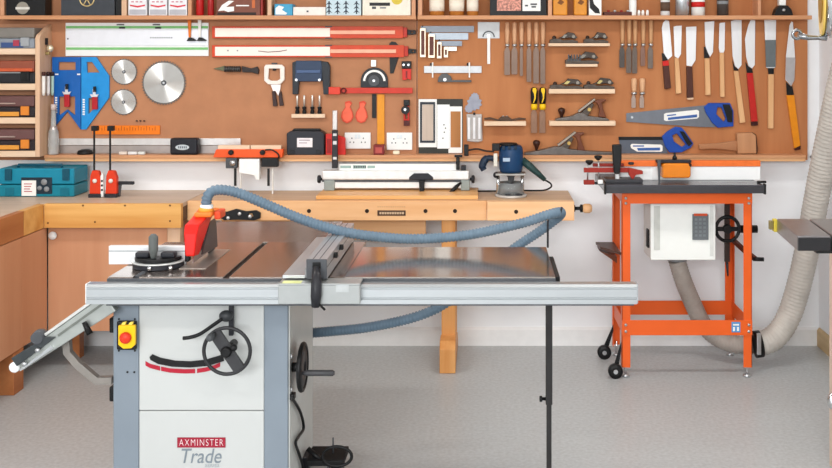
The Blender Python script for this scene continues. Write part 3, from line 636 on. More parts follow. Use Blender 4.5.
k = MB(); k.pbox(299, 310, 139.6, 140.8, yl-.0022, .0006); k.pbox(299, 307, 142.4, 143.4, yl-.0022, .0006); k.build('printed_lines', mat('#b0a4ac', .5), r)
for px in (289.3, 316): MB().pbox(px, px+5, 149.5, 154, yl-.004, .0045, .001).build('latch', mat('#1c1c22', .4), r)
r = thing('square_block', 'bright red upright block with slanted top on the ledge beside the black case', 'block', (X(335, yl), yl+.02, ZL))
MB().prism([(X(a, yl), Z(b, yl)) for a, b in ((325.4, 134), (333, 134), (344.6, 138), (345.2, 155.2), (325.4, 155.2))], yl+.01, yl+.04, .002).build('body', mat('#d22c24', .4), r)
MB().pbox(327, 331, 139, 153, yl+.009, .001).build('groove', mat('#a01c18', .4), r)
yj = 5.38
r = thing('height_gauge', 'tall slim black and silver gauge standing at left end of the aluminium jig', 'gauge', (X(335, yj), yj, ZT+.06))
MB().pbox(332.4, 337.2, 110.5, 130, yj, .016, .003).build('silver_shaft', mat('#b8b4b0', .3, .6), r)
MB().pbox(331.8, 337.6, 130.3, 168.4, yj-.002, .02, .003).build('body', mat('#28262a', .4), r)
for a, b in ((133.5, 136), (141, 144.5), (157, 159.5)): MB().pbox(333, 336.6, a, b, yj-.0035, .0015).build('window', mat('#d4d4d4', .3), r)

# ---------------------------------------------------------------- right board: squares, gauges
SQ = [(420, 425.6, 28.2, 57.2, 474, 26, 32.2), (428.3, 434.8, 34.2, 57.8, 468.2, 33, 39.6), (437, 441.6, 42, 58.4, 462, 41, 46), (443.8, 448, 47.2, 57.4, 456.6, 46.8, 50.8)]
for i, (a, b, c, d, e, f, g) in enumerate(SQ):
    r = hang('try_square', ('largest', 'second largest', 'third largest', 'smallest')[i] + ' try square in the nested row of four', 'try square', (a+e)/2, d, 'nested try squares')
    WB(r, 'blade', a+.8, e, f, g, mat(('#6a6e74', '#8e969e', '#70767e', '#d8d4cc')[i], .35, .5), .003, .006+.002*i, 0)
    WB(r, 'stock', a, b, c, d, mat('#efe0c8', .35, .3), .02, .0155, .001)
    WB(r, 'wood_inlay', a+1.1, b-1.1, c+2.4, d-2.4, mat('#5c2c20', .4), .001, .0355+.0002 if 0 else .0357, 0)
    WB(r, 'hanging_pin', a+1.6, a+3, c-2.6, c-1.2, BLACK, .012, .0)
r = hang('bevel_protractor', 'white rectangular protractor with long thin white arm on the right board', 'protractor', 489, 64)
WB(r, 'plate', 477.8, 499.6, 22, 38.4, mat('#c6cacc', .4, .1), .004)
arc_o = [(488.6+6.2*math.cos(PI*q/14), 37-6.2*math.sin(PI*q/14)) for q in range(15)]; arc_i = [(488.6+5*math.cos(PI*q/14), 37-5*math.sin(PI*q/14)) for q in range(14, -1, -1)]
W(r, 'scale_arc', arc_o+arc_i, DGREY, .001, .0048, 0)
WB(r, 'arm', 487.2, 490.2, 36, 64, PAPER, .003, .0062); disc(488.6, 35.8, 1.5, .0094, .003, STEEL, 'pivot', r, 12)
r = hang('combination_square', 'silver sliding rule with dark half-round head on the right board', 'square', 452, 82)
WB(r, 'rule', 424, 481.6, 66, 73, mat('#b2b4b6', .35, .4), .004, .004)
for px in (432.6, 469.4): WB(r, 'clip', px-.7, px+.7, 62.4, 77.6, PAPER, .004, .0084); WB(r, 'pin', px-2.6, px-1, 63, 65.6, BLACK, .012, .0005)
W(r, 'head', [(437.6, 82), (438.5, 77), (442, 73.6), (447, 73.4), (451, 76.6), (452, 80), (471.4, 80), (471.4, 82.2)], mat('#4a4a4a', .4, .4), .01, .0085, .001)
disc(445, 79.5, 1.6, .0188, .002, STEEL, 'screw', r, 12)
# chisels
def chisel(x, y0, yh, y1, w, hm, bm, label, group, hw=2.3, ferr=True):
    r = hang('chisel', label, 'chisel', x, y1, group); kx = YB/F
    z0, z1 = Z(yh, YB), Z(y0, YB); L = z1-z0; hr = hw*kx
    MB().lathe([(hr*.75, 0), (hr*.85, L*.2), (hr*1.02, L*.6), (hr, L*.92), (hr*.7, L*.99), (hr*.3, L)], (X(x, YB), YB-.0165, z0), 'z', 14).build('handle', hm, r)
    MB().lathe([(hr*.75, -.014), (hr*1.0, -.01), (hr*1.0, -.001), (hr*.8, -.0004)], (X(x, YB), YB-.0165, z0), 'z', 14).build('ferrule', STEEL, r)
    MB().ppoly([(x-1, yh+2.7), (x+1, yh+2.7), (x+w, yh+7), (x+w, y1-.8), (x+w-.4, y1), (x-w+.4, y1), (x-w, y1-.8), (x-w, yh+7)], YB-.019, .005, .0006).build('blade', bm, r)
    return r
CB = mat('#6e5a4e', .35, .55); ordw = ['leftmost', 'second from left', 'third from left', 'fourth from left', 'fifth from left', 'rightmost']
TANZ = wood('#dcae88', '#cc9870', 'z')
for i, (x, e) in enumerate(zip((507.2, 514.4, 521.4, 529, 536.1, 542.8), (75, 74.5, 76, 82, 83.5, 84))):
    chisel(x, 22, 44, e, (2.9, 3, 1.6, 2.4, 2.9, 2.5)[i], TANZ, CB, ordw[i] + ' chisel in the hanging row of six tan-handled chisels', 'row of six chisels')
for i, (x, e) in enumerate(zip((622, 628.8, 634.7, 642.8, 650.4), (67.5, 73, 73.5, 66, 68.5))):
    chisel(x, 19, 43.5, e, (2.6, 2.6, 2.5, 2.3, 2.6)[i], wood('#d2a478', '#c08c60', 'z'), (mat('#4a4440', .35, .5), mat('#60544c', .35, .5), mat('#60544c', .35, .5), mat('#7a5c50', .35, .5), mat('#6c6058', .35, .5))[i], ('leftmost', 'second from left', 'middle', 'fourth from left', 'rightmost')[i] + ' chisel in the row of five left of the pull saws', 'row of five chisels', 2.2)
for i, x in enumerate((633.6, 641.8)):
    chisel(x, 78, 92, 108, 2.2, wood('#deb088', '#cc9c74', 'z'), mat('#a08c80', .35, .5), ('left', 'right')[i] + ' of two short pale-handled chisels above the handsaw', 'two short chisels', 2.8)
for i, x in enumerate((534, 542.4)):
    r = hang('chisel', ('left', 'right')[i] + ' of two yellow and black handled chisels', 'chisel', x, 133, 'yellow and black chisels'); kx = YB/F; hr = 3.3*kx
    z0, z1 = Z(109.5, YB), Z(87, YB); L = z1-z0
    MB().lathe([(hr*.8, 0), (hr, L*.12), (hr*.95, L*.24), (hr*.8, L*.26)], (X(x, YB), YB-.0195, z0), 'z', 16).build('lower_grip', YELLOW, r)
    MB().lathe([(hr*.85, L*.262), (hr*1.05, L*.45), (hr*1.1, L*.8), (hr*.9, L*.95), (hr*.4, L)], (X(x, YB), YB-.0195, z0), 'z', 16).build('grip', BLACK, r)
    MB().prism([(X(x, YB)+a*kx, z0+L*b) for a, b in ((-1.6, .96), (1.4, .98), (2.2, .85), (1.5, .7), (1.2, .5), (-.6, .3), (-1.2, .32), (.1, .55), (-.4, .72), (-1.8, .84))], YB-.0445, YB-.037).build('grip_inlay', YELLOW, r)
    MB().ppoly([(x-1.2, 109.6), (x+1.2, 109.6), (x+3, 113), (x+3, 133), (x-3, 133), (x-3, 113)], YB-.022, .005, .0006).build('blade', mat('#7e5e4a', .38, .5), r)

# plane shelves and planes
yp = YB - .068
def wshelf(a, b, c, d, label): return solo(MB().box(X(a, yp), X(b, yp), yp, YB-.0005, Z(d, yp), Z(c, yp), .0015), 'small_shelf', PALE, label, 'shelf', (X((a+b)/2, yp), YB, Z(d, yp)))
wshelf(548.5, 610, 43.2, 46.2, 'small pale shelf with two block planes, highest of the plane shelves')
wshelf(566, 597.6, 64, 66.8, 'shortest small pale shelf holding a single ribbed plane')
wshelf(549, 615, 89, 93.6, 'small pale shelf holding two low planes, above the big bench plane')
wshelf(549.5, 615.6, 121, 125.8, 'small pale shelf under the big bench plane with round knob')
wshelf(484, 526, 121.4, 125.8, 'small pale shelf under the spokeshave')
PB = mat('#4c423a', .45, .3, .25, 60); CAP = mat('#6a635a', .35, .5)
def small_plane(x0, x1, yt, yb, label, hump=.62, brass=True):
    r = thing('block_plane', label, 'plane', (X((x0+x1)/2, yp), YB-.035, Z(yb, yp)), 'small planes on the wall shelves')
    w = x1-x0; y = yp+.008; yb -= .15
    q = lambda f, g: (x0+w*f, yb-(yb-yt)*g)
    MB().ppoly([q(0, 0), q(0, .3), q(.12, .42), q(.35, .4), q(.45, .25), q(.8, .3), q(1, .18), q(1, 0)], y, .048, .002).build('body', PB, r)
    MB().ppoly([q(.3, .45), q(.45, .62), q(hump+.05, 1), q(.86, .9), q(.98, .5), q(.9, .34), q(.7, .5), q(.5, .42)], y+.006, .036, .002).build('lever_cap', mat('#40362f', .45, .3), r)
    MB().ball((X(x0+w*.16, y), y+.024, Z(yb-(yb-yt)*.5, y)), .011).build('front_knob', mat('#3a2a22', .35), r)
    MB().ppoly([q(.42, .5), q(.52, .78), q(.62, .72), q(.52, .44)], y+.004, .002).build('cap_screw', mat('#b0a068', .35, .6) if brass else mat('#77736c', .35, .5), r)
    MB().cyl(P(x0+w*.84, yb-(yb-yt)*.6, y+.001), P(x0+w*.84, yb-(yb-yt)*.6, y+.006), .009, seg=12).build('wheel', CAP, r)
    return r
small_plane(550, 578, 32, 43.2, 'left block plane on the highest plane shelf', .6, False); small_plane(584, 608.5, 32, 43.2, 'right block plane on the highest plane shelf', .5, False)
r = small_plane(565.5, 599, 51.5, 64, 'single ribbed plane on the shortest shelf', .55, False)
k = MB()
for q in range(5): k.pbox(568+q*2.8, 569.4+q*2.8, 54.5, 61, yp+.005, .003)
k.build('ribs', DGREY, r)
small_plane(550, 583, 78.6, 89, 'left low plane on the shelf above the big bench plane', .5); small_plane(584, 614.5, 77.6, 89, 'right low plane on the shelf above the big bench plane', .5)
def bench_plane(dx, dy, body, knob, blade, tote, label, y, loc):
    r = thing('bench_plane', label, 'plane', loc)
    MB().ppoly(body, y, .06, .0025).build('body', mat('#625c58', .38, .5, .15, 50), r)
    kx, ky, kb = knob
    MB().lathe([(.007, 0), (.009, .012), (.018, .03), (.021, .042), (.014, .052), (0, .055)], (X(kx, y), y+.03, Z(kb, y)), 'z', 16).build('knob', mat('#3a2018', .3), r)
    MB().ppoly(blade, y+.012, .036, .001).build('cutting_iron', mat('#968c80', .35, .5), r)
    bx, by = blade[0]
    MB().ppoly([(bx+1, by+1), (bx+8, by-5), (bx+13, by-9.5), (bx+15, by-8), (bx+10, by+2), (bx+7, by+3.6)], y+.016, .028, .002).build('frog', mat('#4c423a', .4, .4), r)
    MB().ppoly(tote, y+.018, .024, .004).build('tote', mat('#6e3c26', .35), r)
    MB().lathe([(.01, -.004), (.01, .004)], (X(bx+10.5, y), y+.008, Z(by-3, y)), 'y', 12).build('adjuster', mat('#b89858', .3, .7), r)
    return r
bench_plane(0, 0, [(555.5, 120.6), (555.8, 118.8), (571, 116.4), (578.6, 113), (584, 113.4), (588, 116), (608, 118.6), (609.6, 120.6)], (562, 111.6, 118), [(579, 112.6), (578, 110.8), (594.4, 98.4), (595.6, 99.8)], [(594, 101.4), (599, 99.4), (606, 99.2), (606.4, 100.6), (602, 103), (603.4, 109), (606.5, 117.8), (598.5, 117), (599.5, 110), (597.5, 104)], 'big bench plane with brown tote on its own pale shelf', yp+.006, (X(582, yp), YB-.03, Z(121, yp)))
yg = YLF + .01
bench_plane(0, 0, [(524, 155), (524.5, 153), (540, 150.6), (554, 147), (562, 146.6), (570, 149.4), (589, 151.4), (613.6, 152.4), (614, 155)], (536.8, 145, 150.6), [(558.6, 146.4), (557.4, 144.6), (575, 131.4), (576.4, 132.8)], [(572, 135.4), (577, 132.6), (584, 132.4), (584.4, 134), (580.4, 136.4), (582, 142), (585.5, 151), (577, 150), (578, 143), (576, 138)], 'longest jointer plane with round knob standing on the ledge behind the router', yg, (X(570, yg), yg+.03, ZL))
r = hang('spokeshave', 'dark winged spokeshave resting on its own small shelf', 'spokeshave', 505, 121.4)
MB().ppoly([(484, 118.2), (490, 117.2), (498, 119.4), (501.5, 116.4), (508, 116.2), (512, 119.2), (519, 117.6), (526, 118.4), (525.6, 119.8), (518, 120.2), (511, 121.2), (500, 121.2), (491, 119.8), (484.4, 119.8)], yp+.02, .016, .002).build('body', mat('#4a3628', .4, .2), r)
for px in (503, 507): MB().cyl(P(px, 115.6, yp+.028), P(px, 117.4, yp+.028), .005, seg=10).build('adjuster', STEEL, r)

# template panel, cogs and clear bag
r = hang('template_plates', 'flat pack of white, black and tan template plates at left of right board', 'template', 440, 155)
WB(r, 'black_backing', 418.4, 462.8, 99, 155.2, mat('#33342f', .45), .006)
W(r, 'white_frame', [(418.6, 99.2), (436.8, 99.2), (436.8, 147.2), (418.6, 147.2)], PAPER, .004, .0068, 0); W(r, 'dark_frame', [(420, 102), (435, 102), (435, 142.8), (420, 142.8)], mat('#2b3038', .4), .003, .0112, 0, holes=[[(422, 104.4), (433.4, 104.4), (433.4, 140.6), (422, 140.6)]])
WB(r, 'tan_inlay', 422.2, 433.2, 104.6, 140.4, wood('#cdbcae', '#bfae9e', 'z'), .002, .0112, 0)
WB(r, 'white_panel', 437.2, 449.6, 104.6, 148.6, mat('#f3f5f3', .4, var=.01), .005, .0068, 0)
W(r, 'white_plate', [(446, 106.5), (462, 106.5), (462, 153), (448.4, 153), (448.4, 149), (449.7, 149), (449.7, 108), (446, 108)], PAPER, .006, .0068, 0)
WB(r, 'brown_inlay', 450.6, 460.6, 111.4, 147.4, wood('#b27844', '#a06a38', 'z'), .002, .0132, 0)
for px, py in ((444, 124.6), (445.6, 128), (444.4, 132), (443, 138)): disc(px, py, .7, .012, .002, DGREY, 'screw', r, 8)
r = hang('cog_set', 'cluster of grey toothed setting cogs hanging above the clear pouch', 'cog', 472, 113)
def gear(px, py, rp, n, off, nm):
    pts = []
    for i in range(n):
        a = 2*PI*i/n
        for q, f in ((0, .82), (.3, 1), (.6, 1), (.85, .82)):
            b = a+q*2*PI/n; pts.append((px+rp*f*math.cos(b), py+rp*f*math.sin(b)))
    W(r, nm, pts, mat('#9294a0', .4, .2), .005, off, 0)
gear(474.4, 103, 7.6, 10, .001, 'large_cog'); gear(469, 108.6, 4.4, 9, .0065, 'small_cog'); gear(474.8, 97, 4.4, 9, .0065, 'small_cog')
r = hang('parts_pouch', 'clear plastic pouch of white fittings hanging beside the template plates', 'pouch', 474, 142)
MB().ppoly([(466.5, 114), (482, 114), (482.6, 141), (478, 142.4), (467, 141.4)], YB-.02, .019, .005).build('pouch', mat('#f0ece8', .15, trans=.55, var=.01), r)
for i, px in enumerate((469, 474.2, 479.4)): WB(r, 'fitting', px-1.2, px+1.2, 117.5, 139, mat('#e6e6e8', .4), .005, .0215, .001)
WB(r, 'hanging_pin', 473.2, 475.4, 112.6, 115, BLACK, .012, .0215)

# pull saws
HTAN = wood('#e2b484', '#d29e6c', 'z'); HDARK = mat('#4e2a20', .45)
PS = [
 ('short pull saw with dark brown handle and red ring, leftmost in the row', [(661.8, 28), (663.2, 22.5), (665.6, 20), (669, 20.8), (670.6, 36), (672.2, 56), (668, 59.6), (663.8, 54)], [(661.8, 53), (664, 53.5), (668.2, 60), (662.6, 61)], [(663, 66.2), (669, 65.4), (671.2, 88.2), (664.8, 89.2)], HDARK, [(662.6, 61.2), (668.6, 60.4), (669.2, 65.4), (663, 66)], None),
 ('narrow pull saw with pale handle, second in the row from the left', [(673.6, 26.8), (676, 26), (681.8, 25.6), (681, 54), (678.2, 58.6), (674.6, 56.2)], None, [(674.6, 57.4), (678.8, 58.4), (681.6, 93.4), (676, 93.8)], HTAN, None, None),
 ('broad square-ended pull saw with dark brown handle and pale butt', [(686, 27), (696.4, 26.4), (695.6, 60), (691.8, 66.2), (686.6, 65.6)], None, [(686.6, 66.4), (692.4, 66.8), (693.6, 97.4), (687.2, 97.8)], HDARK, None, [(687.2, 98), (693.6, 97.6), (693.4, 99.6), (687.4, 99.8)]),
 ('pull saw with pale handle and long black tang, fourth in the row', [(704.6, 22), (714.3, 21), (713, 52), (710.2, 57), (706.4, 50), (705.2, 44)], [(704, 46.5), (705.6, 47), (709.8, 57.4), (709.4, 58), (704.2, 58)], [(704.8, 58.2), (709.6, 58.2), (710.8, 95), (705.6, 95.2)], HTAN, None, None),
 ('slimmest pull saw with a very long pale handle', [(719.4, 23.6), (720.6, 22.8), (725, 22.4), (724.6, 50), (723.6, 52.6), (719.8, 52.6), (718.8, 48)], None, [(719.6, 52.8), (724.2, 52.8), (724.8, 97), (720.4, 97.2)], HTAN, None, None),
 ('large pull saw with pale handle slanting right, left of red-handled one', [(731, 21), (736, 20), (741.6, 19.8), (741.6, 65), (738.4, 69), (735, 66), (732.6, 56)], [(732.4, 60), (734.6, 66.4), (738.4, 69.4), (738.4, 70.8), (734, 70.4)], [(734, 71), (738.6, 71), (745.6, 122.4), (740, 123.2)], HTAN, None, None),
 ('large pull saw with bright red handle', [(745, 39), (748.4, 25), (750.8, 20), (755.2, 20), (754.8, 65), (752, 68.4), (748.6, 66), (746.2, 57)], [(745.6, 62), (748.4, 66.4), (752.2, 68.8), (753, 72.8), (747, 72.8)], [(747, 73), (753, 73), (758, 121.4), (751.4, 121.8)], mat('#b8241e', .4), None, [(751.4, 122), (758, 121.6), (758, 125.4), (751.8, 125.8)]),
 ('straight saw with grey lower blade and long pale handle', [(764.4, 20), (776, 20), (775.6, 67), (774, 68), (767, 68), (766, 67)], [(768, 68.2), (774, 68.2), (773.8, 74), (768.6, 74)], [(768.4, 74.2), (774, 74.2), (773.6, 128.6), (768.4, 128.6)], HTAN, None, None),
 ('pointed pull saw with long orange handle, rightmost in the row', [(789.6, 25), (791.6, 21.4), (793, 22.4), (794, 40), (795.2, 60), (794.4, 80), (791.2, 86), (785.4, 79.6), (786, 56)], [(786.2, 82), (791, 86.6), (792.4, 86), (794, 94.8), (787, 95)], [(786.8, 95.2), (794.4, 95.2), (800.6, 145.6), (794.6, 148.6)], mat('#e08a18', .4, var=.06), None, [(794.7, 148.8), (800.7, 145.8), (800.6, 149.4), (795, 150.4)]),
]
for i, (lab, bl, tg, hd, hm, rg, bt) in enumerate(PS):
    r = hang('pull_saw', lab, 'saw', sum(p[0] for p in hd)/4, max(p[1] for p in hd), 'row of pull saws on the right board')
    W(r, 'blade', bl, BLADE, .002, .011, 0)
    if i == 7: W(r, 'spine_plate', [(765.2, 40), (776, 40), (775.5, 67), (766, 67)], mat('#6a7274', .4, .4), .004, .0134, 0)
    if i == 8: W(r, 'toothed_zone', [(786, 57.5), (795, 57.5), (794.4, 80), (791.2, 85.4), (785.6, 79.4)], mat('#b4b2b4', .4, .4), .001, .0132, 0)
    W(r, 'handle', hd, hm, .019, .002, .003)
    if tg: W(r, 'tang', tg, BLACK, .006, .009, .0005)
    if rg: W(r, 'red_ring', rg, RED, .02, .0018, .001)
    if bt: W(r, 'butt', bt, PALEZ if i == 2 else mat('#3a1412', .4), .02, .0018, .001)

# handsaws
def label_mark(r, q, m):
    k = MB()
    for p in q: k.ppoly(p, YB-.0116-.0014, .0006)
    k.build('printed_text', m, r)
LB = mat('#3c64a8', .5)
r = hang('handsaw', 'large handsaw with blue and black handle and grey blade', 'saw', 680, 127)
W(r, 'blade', [(626.3, 113.2), (705.4, 105.2), (716, 127.2), (700, 127), (626.3, 121.8)], SAWGREY, .002, .008, 0)
W(r, 'blade_label', [(664, 114), (666, 113), (697, 109.8), (699, 111), (699, 117), (697, 118.6), (666, 121), (664, 120)], PAPER, .0006, .0103, 0)
label_mark(r, [[(667, 115), (676, 114), (676, 115.2), (667, 116.2)], [(668, 117.6), (697, 114.4), (697, 117.2), (668, 120)]], LB)
W(r, 'handle', [(704, 107), (709, 103), (730.2, 103), (731, 105), (733.6, 111), (733.6, 126.4), (718, 127.8), (712.4, 123), (706, 113)], mat('#1f4aa4', .35), .02, .001, .003, holes=[[(717.6, 107.4), (721.6, 107.6), (726, 118.8), (724, 122), (716.4, 114)]])
W(r, 'grip', [(722.6, 104.4), (729.6, 104.4), (732.6, 111.4), (732.6, 122.4), (727.6, 122), (726.6, 117.4)], BLACK, .006, .0213, .002)
disc(631.8, 117.2, 1.2, .0102, .002, STEEL, 'hanging_hole_pin', r, 10)
r = hang('tenon_saw', 'smaller backed tenon saw with blue handle and black spine', 'saw', 655, 153)
W(r, 'blade', [(618.8, 139), (664, 139), (668, 153.4), (621.2, 153.4)], mat('#5c636e', .4, .5), .002, .008, 0)
WB(r, 'spine', 618.6, 664, 136.8, 140, BLACK, .008, .005)
W(r, 'blade_label', [(630.4, 145), (632, 143.8), (661, 144.6), (662.6, 146), (662.6, 150.8), (661, 151.8), (637, 151.6), (631, 148)], PAPER, .0006, .0103, 0)
label_mark(r, [[(633, 145.4), (644, 145.4), (644, 146.6), (633, 146.6)], [(637, 148), (660, 147.6), (660, 150.4), (638, 150.6)]], LB)
W(r, 'handle', [(662, 136.6), (668, 131), (675.6, 126.8), (681.4, 127.4), (685, 131), (693.6, 143.6), (691, 147.6), (681.4, 152.6), (669.6, 152.6), (665, 146)], mat('#1f4aa4', .35), .02, .0012, .003, holes=[[(672.4, 135.4), (676.8, 133.4), (686, 144.8), (682, 147), (674, 141.4)]])
W(r, 'grip', [(679.6, 131), (684, 131.6), (692.4, 143.6), (689, 146.4), (686.8, 144)], BLACK, .006, .0215, .002)
r = hang('mallet', 'wooden carpenter mallet lying sideways on the right board', 'mallet', 730, 159)
W(r, 'handle', [(699, 144.4), (716, 143.6), (737.4, 140.6), (737.4, 151.2), (715, 149), (699.4, 149.8)], wood('#bb8660', '#a87450', 'x'), .024, .008, .005)
W(r, 'head', [(737, 133.4), (752, 132.6), (756, 135.6), (756.6, 153.6), (738, 153.8)], wood('#c49068', '#b07c56', 'z'), .045, .002, .004)
W(r, 'head_face', [(752.6, 132.6), (755.8, 134.4), (758, 148), (757.6, 152.4), (756.4, 154), (751, 154), (756.7, 153.7), (756.1, 135.6)], mat('#5c3c28', .5), .03, .004, .001)
r = thing('peg', 'small grey bracket on the white wall right of the tool board', 'bracket', P(815, 157, YW))
MB().cyl(P(810, 156.6, YW-.015), P(822, 157.6, YW-.015), .006, seg=10).build('arm', GREY, r); MB().cyl(P(812, 156.8, YW-.0005), P(812, 156.8, YW-.02), .009, seg=10).build('mount', GREY, r)

# ---------------------------------------------------------------- workbench
yw = 5.15; bx0, bx1 = xe+.002, X(574, yw)
wb = thing('workbench', 'long beech workbench with dog holes and end vise against the back wall', 'workbench', (-.55, 5.35, 0))
MB().box(bx0, bx1, yw+.031, YW-.02, ZT-.05, ZT, .002).build('benchtop', wood('#d2ae8a', '#c49c76', 'x', .42), wb)
MB().box(bx0, X(487, yw)-.001, yw, yw+.03, Z(220.5, yw), ZT, .002).build('apron', BEECH, wb)
MB().box(X(487, yw), bx1, yw-.022, yw+.03, Z(220, yw), ZT, .003).build('vise_jaw', wood('#f0c294', '#e6b07e', 'x', .42), wb)
k = MB()
for px in (309, 367, 425.5, 455, 516): k.lathe([(.0105, 0), (.0105, -.0015), (0, -.0015)], (X(px, yw), yw-(.0222 if px > 487 else .0002), Z(211, yw)), 'y', 14)
k.build('dog_holes', mat('#2c1c12', .6), wb)
MB().pbox(377.4, 405.6, 210.4, 215.8, yw-.0025, .0025, .0008).build('name_plate', mat('#4a3222', .4), wb)
k = MB(); x = 379.5
while x < 403: k.pbox(x, x+1.9, 212, 214.2, yw-.0034, .0009); x += 2.5
k.build('name_plate_text', mat('#c8a888', .5), wb)
k = MB(); x = 377.6
while x < 405: k.pbox(x, x+1, 206.2, 207.4, yw-.0008, .0008); x += 2.2
k.build('burnt_text', mat('#c09468', .5), wb)
zl = Z(209, yw)
MB().lathe([(.018, 0), (.018, .006), (.009, .009), (.009, .03), (.02, .034), (.02, .045)], (bx1+.0005, yw+.02, zl), 'x', 16).build('vise_screw', BLACK, wb)
MB().lathe([(.018, .0455), (.024, .055), (.024, .08), (.017, .092), (0, .095)], (bx1+.0005, yw+.02, zl), 'x', 18).build('vise_knob', BEECH, wb)
for (a, b) in ((-.228, -.148), (-1.36, -1.28)):
    MB().box(a+.004, b-.004, 5.2, 5.27, .1, Z(220.5, yw)-.0005, .003).build('leg', BEECHZ, wb)
    MB().box(a+.004, b-.004, 5.42, 5.49, .1, ZT-.0505, .003).build('leg', BEECHZ, wb)
    MB().prism([(5.06, 0.0005), (5.53, .0005), (5.53, .05), (5.45, .1), (5.2, .155), (5.1, .155), (5.06, .12)], a, b, axis='x', b=.003).build('foot', BEECHZ, wb)
MB().box(-1.29, -.31, 5.28, 5.31, .63, .755, .002).build('drawer_front', BEECH, wb)
MB().box(-1.29, -.22, 5.34, 5.37, .36, .48, .003).build('stretcher', BEECH, wb)
# black slotted bracket at bench front
r = thing('bracket', 'black perforated steel arm on the workbench front behind the red blade guard', 'bracket', P(240, 220, yw-.01))
MB().ppoly([(216.5, 210.4), (226, 212), (236, 209), (246, 211.4), (256, 210.4), (260.4, 213), (260, 218.4), (254, 220.6), (238, 219.8), (224, 220.4), (217, 216)], yw-.016, .015, .002, holes=[[(248.5, 213.6), (252, 213.2), (253.4, 216), (251, 218), (248.6, 217)]]).build('plate', BLACK, r)
for px, py in ((229, 217.4), (250.8, 215.8), (240.4, 213.2)): MB().lathe([(.009, 0), (.009, -.006), (0, -.007)], (X(px, yw), yw-.0165, Z(py, yw)), 'y', 10).build('bolt', mat('#d8d8d8', .3, .6), r)
# loose board and aluminium jig
r = solo(MB().box(X(316, 5.2), X(478, 5.2), 5.2, 5.5, ZT+.0006, ZT+.02, .002), 'loose_board', PINEBD, 'yellowish loose board lying on the workbench under the aluminium jig', 'board', (-.45, 5.35, ZT))
zj = ZT+.0206
jg = thing('dovetail_jig', 'long aluminium jig with black clamp handles on the workbench', 'jig', (X(396, yj), 5.42, zj))
MB().box(X(322, yj), X(469, yj), yj, yj+.05, Z(180, yj), Z(170.6, yj), .006).build('upper_rail', mat('#e4e4e2', .3, .4), jg)
MB().box(X(326, yj), X(468, yj), yj+.006, yj+.045, Z(188.6, yj), Z(182, yj), .004).build('lower_rail', mat('#ececea', .3, .3), jg)
MB().pbox(339, 459, 164, 170.4, yj+.022, .006, .001).build('top_plate', PAPER, jg)
k = MB()
for a, b, c, d in ((340.4, 351, 165.6, 168.2), (353, 366, 165.2, 168.6), (367.5, 375, 165.6, 168.2)): k.pbox(a, b, c, d, yj+.0205, .0012)
k.build('printed_text', mat('#9cb4ac', .5), jg); 
k = MB(); x = 354
while x < 365: k.pbox(x, x+1.1, 166, 167.8, yj+.019, .0014); x += 1.8
k.build('printed_letters', DGREY, jg)
MB().box(X(322, yj), X(469, yj), yj+.002, yj+.048, Z(182, yj)+.0003, Z(180, yj)-.0003).build('slot', DGREY, jg)
for a, b in ((324, 334.6), (461, 469.6)): MB().box(X(a, yj), X(b, yj), yj-.004, yj+.054, zj, Z(180.2, yj), .003).build('end_foot', mat('#8c9490', .35, .3), jg)
MB().box(X(461, yj), X(466, yj), yj-.003, yj+.05, Z(170.4, yj), Z(166, yj), .003).build('end_block', DARK, jg)
for x0_, sgn in ((322, -1), (469.6, 1)): MB().lathe([(.008, 0), (.008, sgn*.008), (.02, sgn*.01), (.022, sgn*.02), (.018, sgn*.026), (0, sgn*.028)], (X(x0_, yj)+sgn*.0005, yj+.02, Z(179.6, yj)), 'x', 16).build('end_knob', DARK, jg)
MB().ppoly([(409, 180), (409, 177.4), (414, 173.4), (428, 173.4), (433, 177.4), (433, 180)], yj-.012, .03, .003).build('clamp_bracket', DARK, jg)
MB().ppoly([(418.8, 180.2), (424.6, 180.2), (424, 190), (423.4, 196), (420, 196), (419.4, 190)], yj-.03, .018, .003).build('clamp_handle', BLACK, jg)
MB().tube([P(461, 182.6, yj-.012), P(456, 187, yj-.02), P(448, 195.4, yj-.04)], [.006, .011, .01], 10).build('cam_lever', BLACK, jg)
MB().pbox(456, 459.6, 157.6, 170, yj+.004, .016, .003).build('upright_post', BLACK, jg); MB().pbox(454.4, 462.4, 155, 157.4, yj+.002, .02, .003).build('post_knob', BLACK, jg)
# dark bent cable hanging between template plates and router
r = thing('hex_key', 'black curved lever knob reaching from template plates towards the router', 'lever', P(465, 154, 5.42))
MB().tube(smooth_path([P(468, 150.4, 5.415), P(477, 149, 5.41), P(486, 151, 5.4), P(494, 151.6, 5.395)], 6), .005, 8).build('arm', mat('#2c2420', .4), r)
MB().pbox(464, 468.6, 144.6, 156, 5.405, .024, .004).build('knob', BLACK, r)

# blue plunge router
yr = 5.31; cx = X(511, yr)
def zr(py): return Z(py, yr)
rt = thing('plunge_router', 'dark blue plunge router on a clear base at right end of the workbench', 'router', (cx, yr, ZT))
RB = mat('#183c62', .38, var=.05)
MB().lathe([(.055, zr(172)), (.062, zr(169)), (.064, zr(160)), (.064, zr(152)), (.06, zr(147)), (.05, zr(145))], (cx, yr, 0), 'z', 24).build('motor_housing', RB, rt)
MB().lathe([(.052, zr(144.9)), (.048, zr(143)), (0, zr(142.6))], (X(508, yr), yr, 0), 'z', 24).build('top_cap', BLACK, rt)
for q in range(3): MB().pbox(502+q*6, 505+q*6, 146, 149.6, yr-.066, .008, .001).build('vent', mat('#12283c', .4), rt)
MB().pbox(503, 510, 158, 161.6, yr-.067, .004, .001).build('printed_label', mat('#a8bcd0', .4), rt)
MB().pbox(493.6, 497.4, 153.6, 166.6, yr-.05, .012, .002).build('depth_scale', mat('#dcd8cc', .4), rt)
MB().pbox(492, 500, 143.6, 151, yr-.04, .03, .004).build('depth_knob', BLACK, rt)
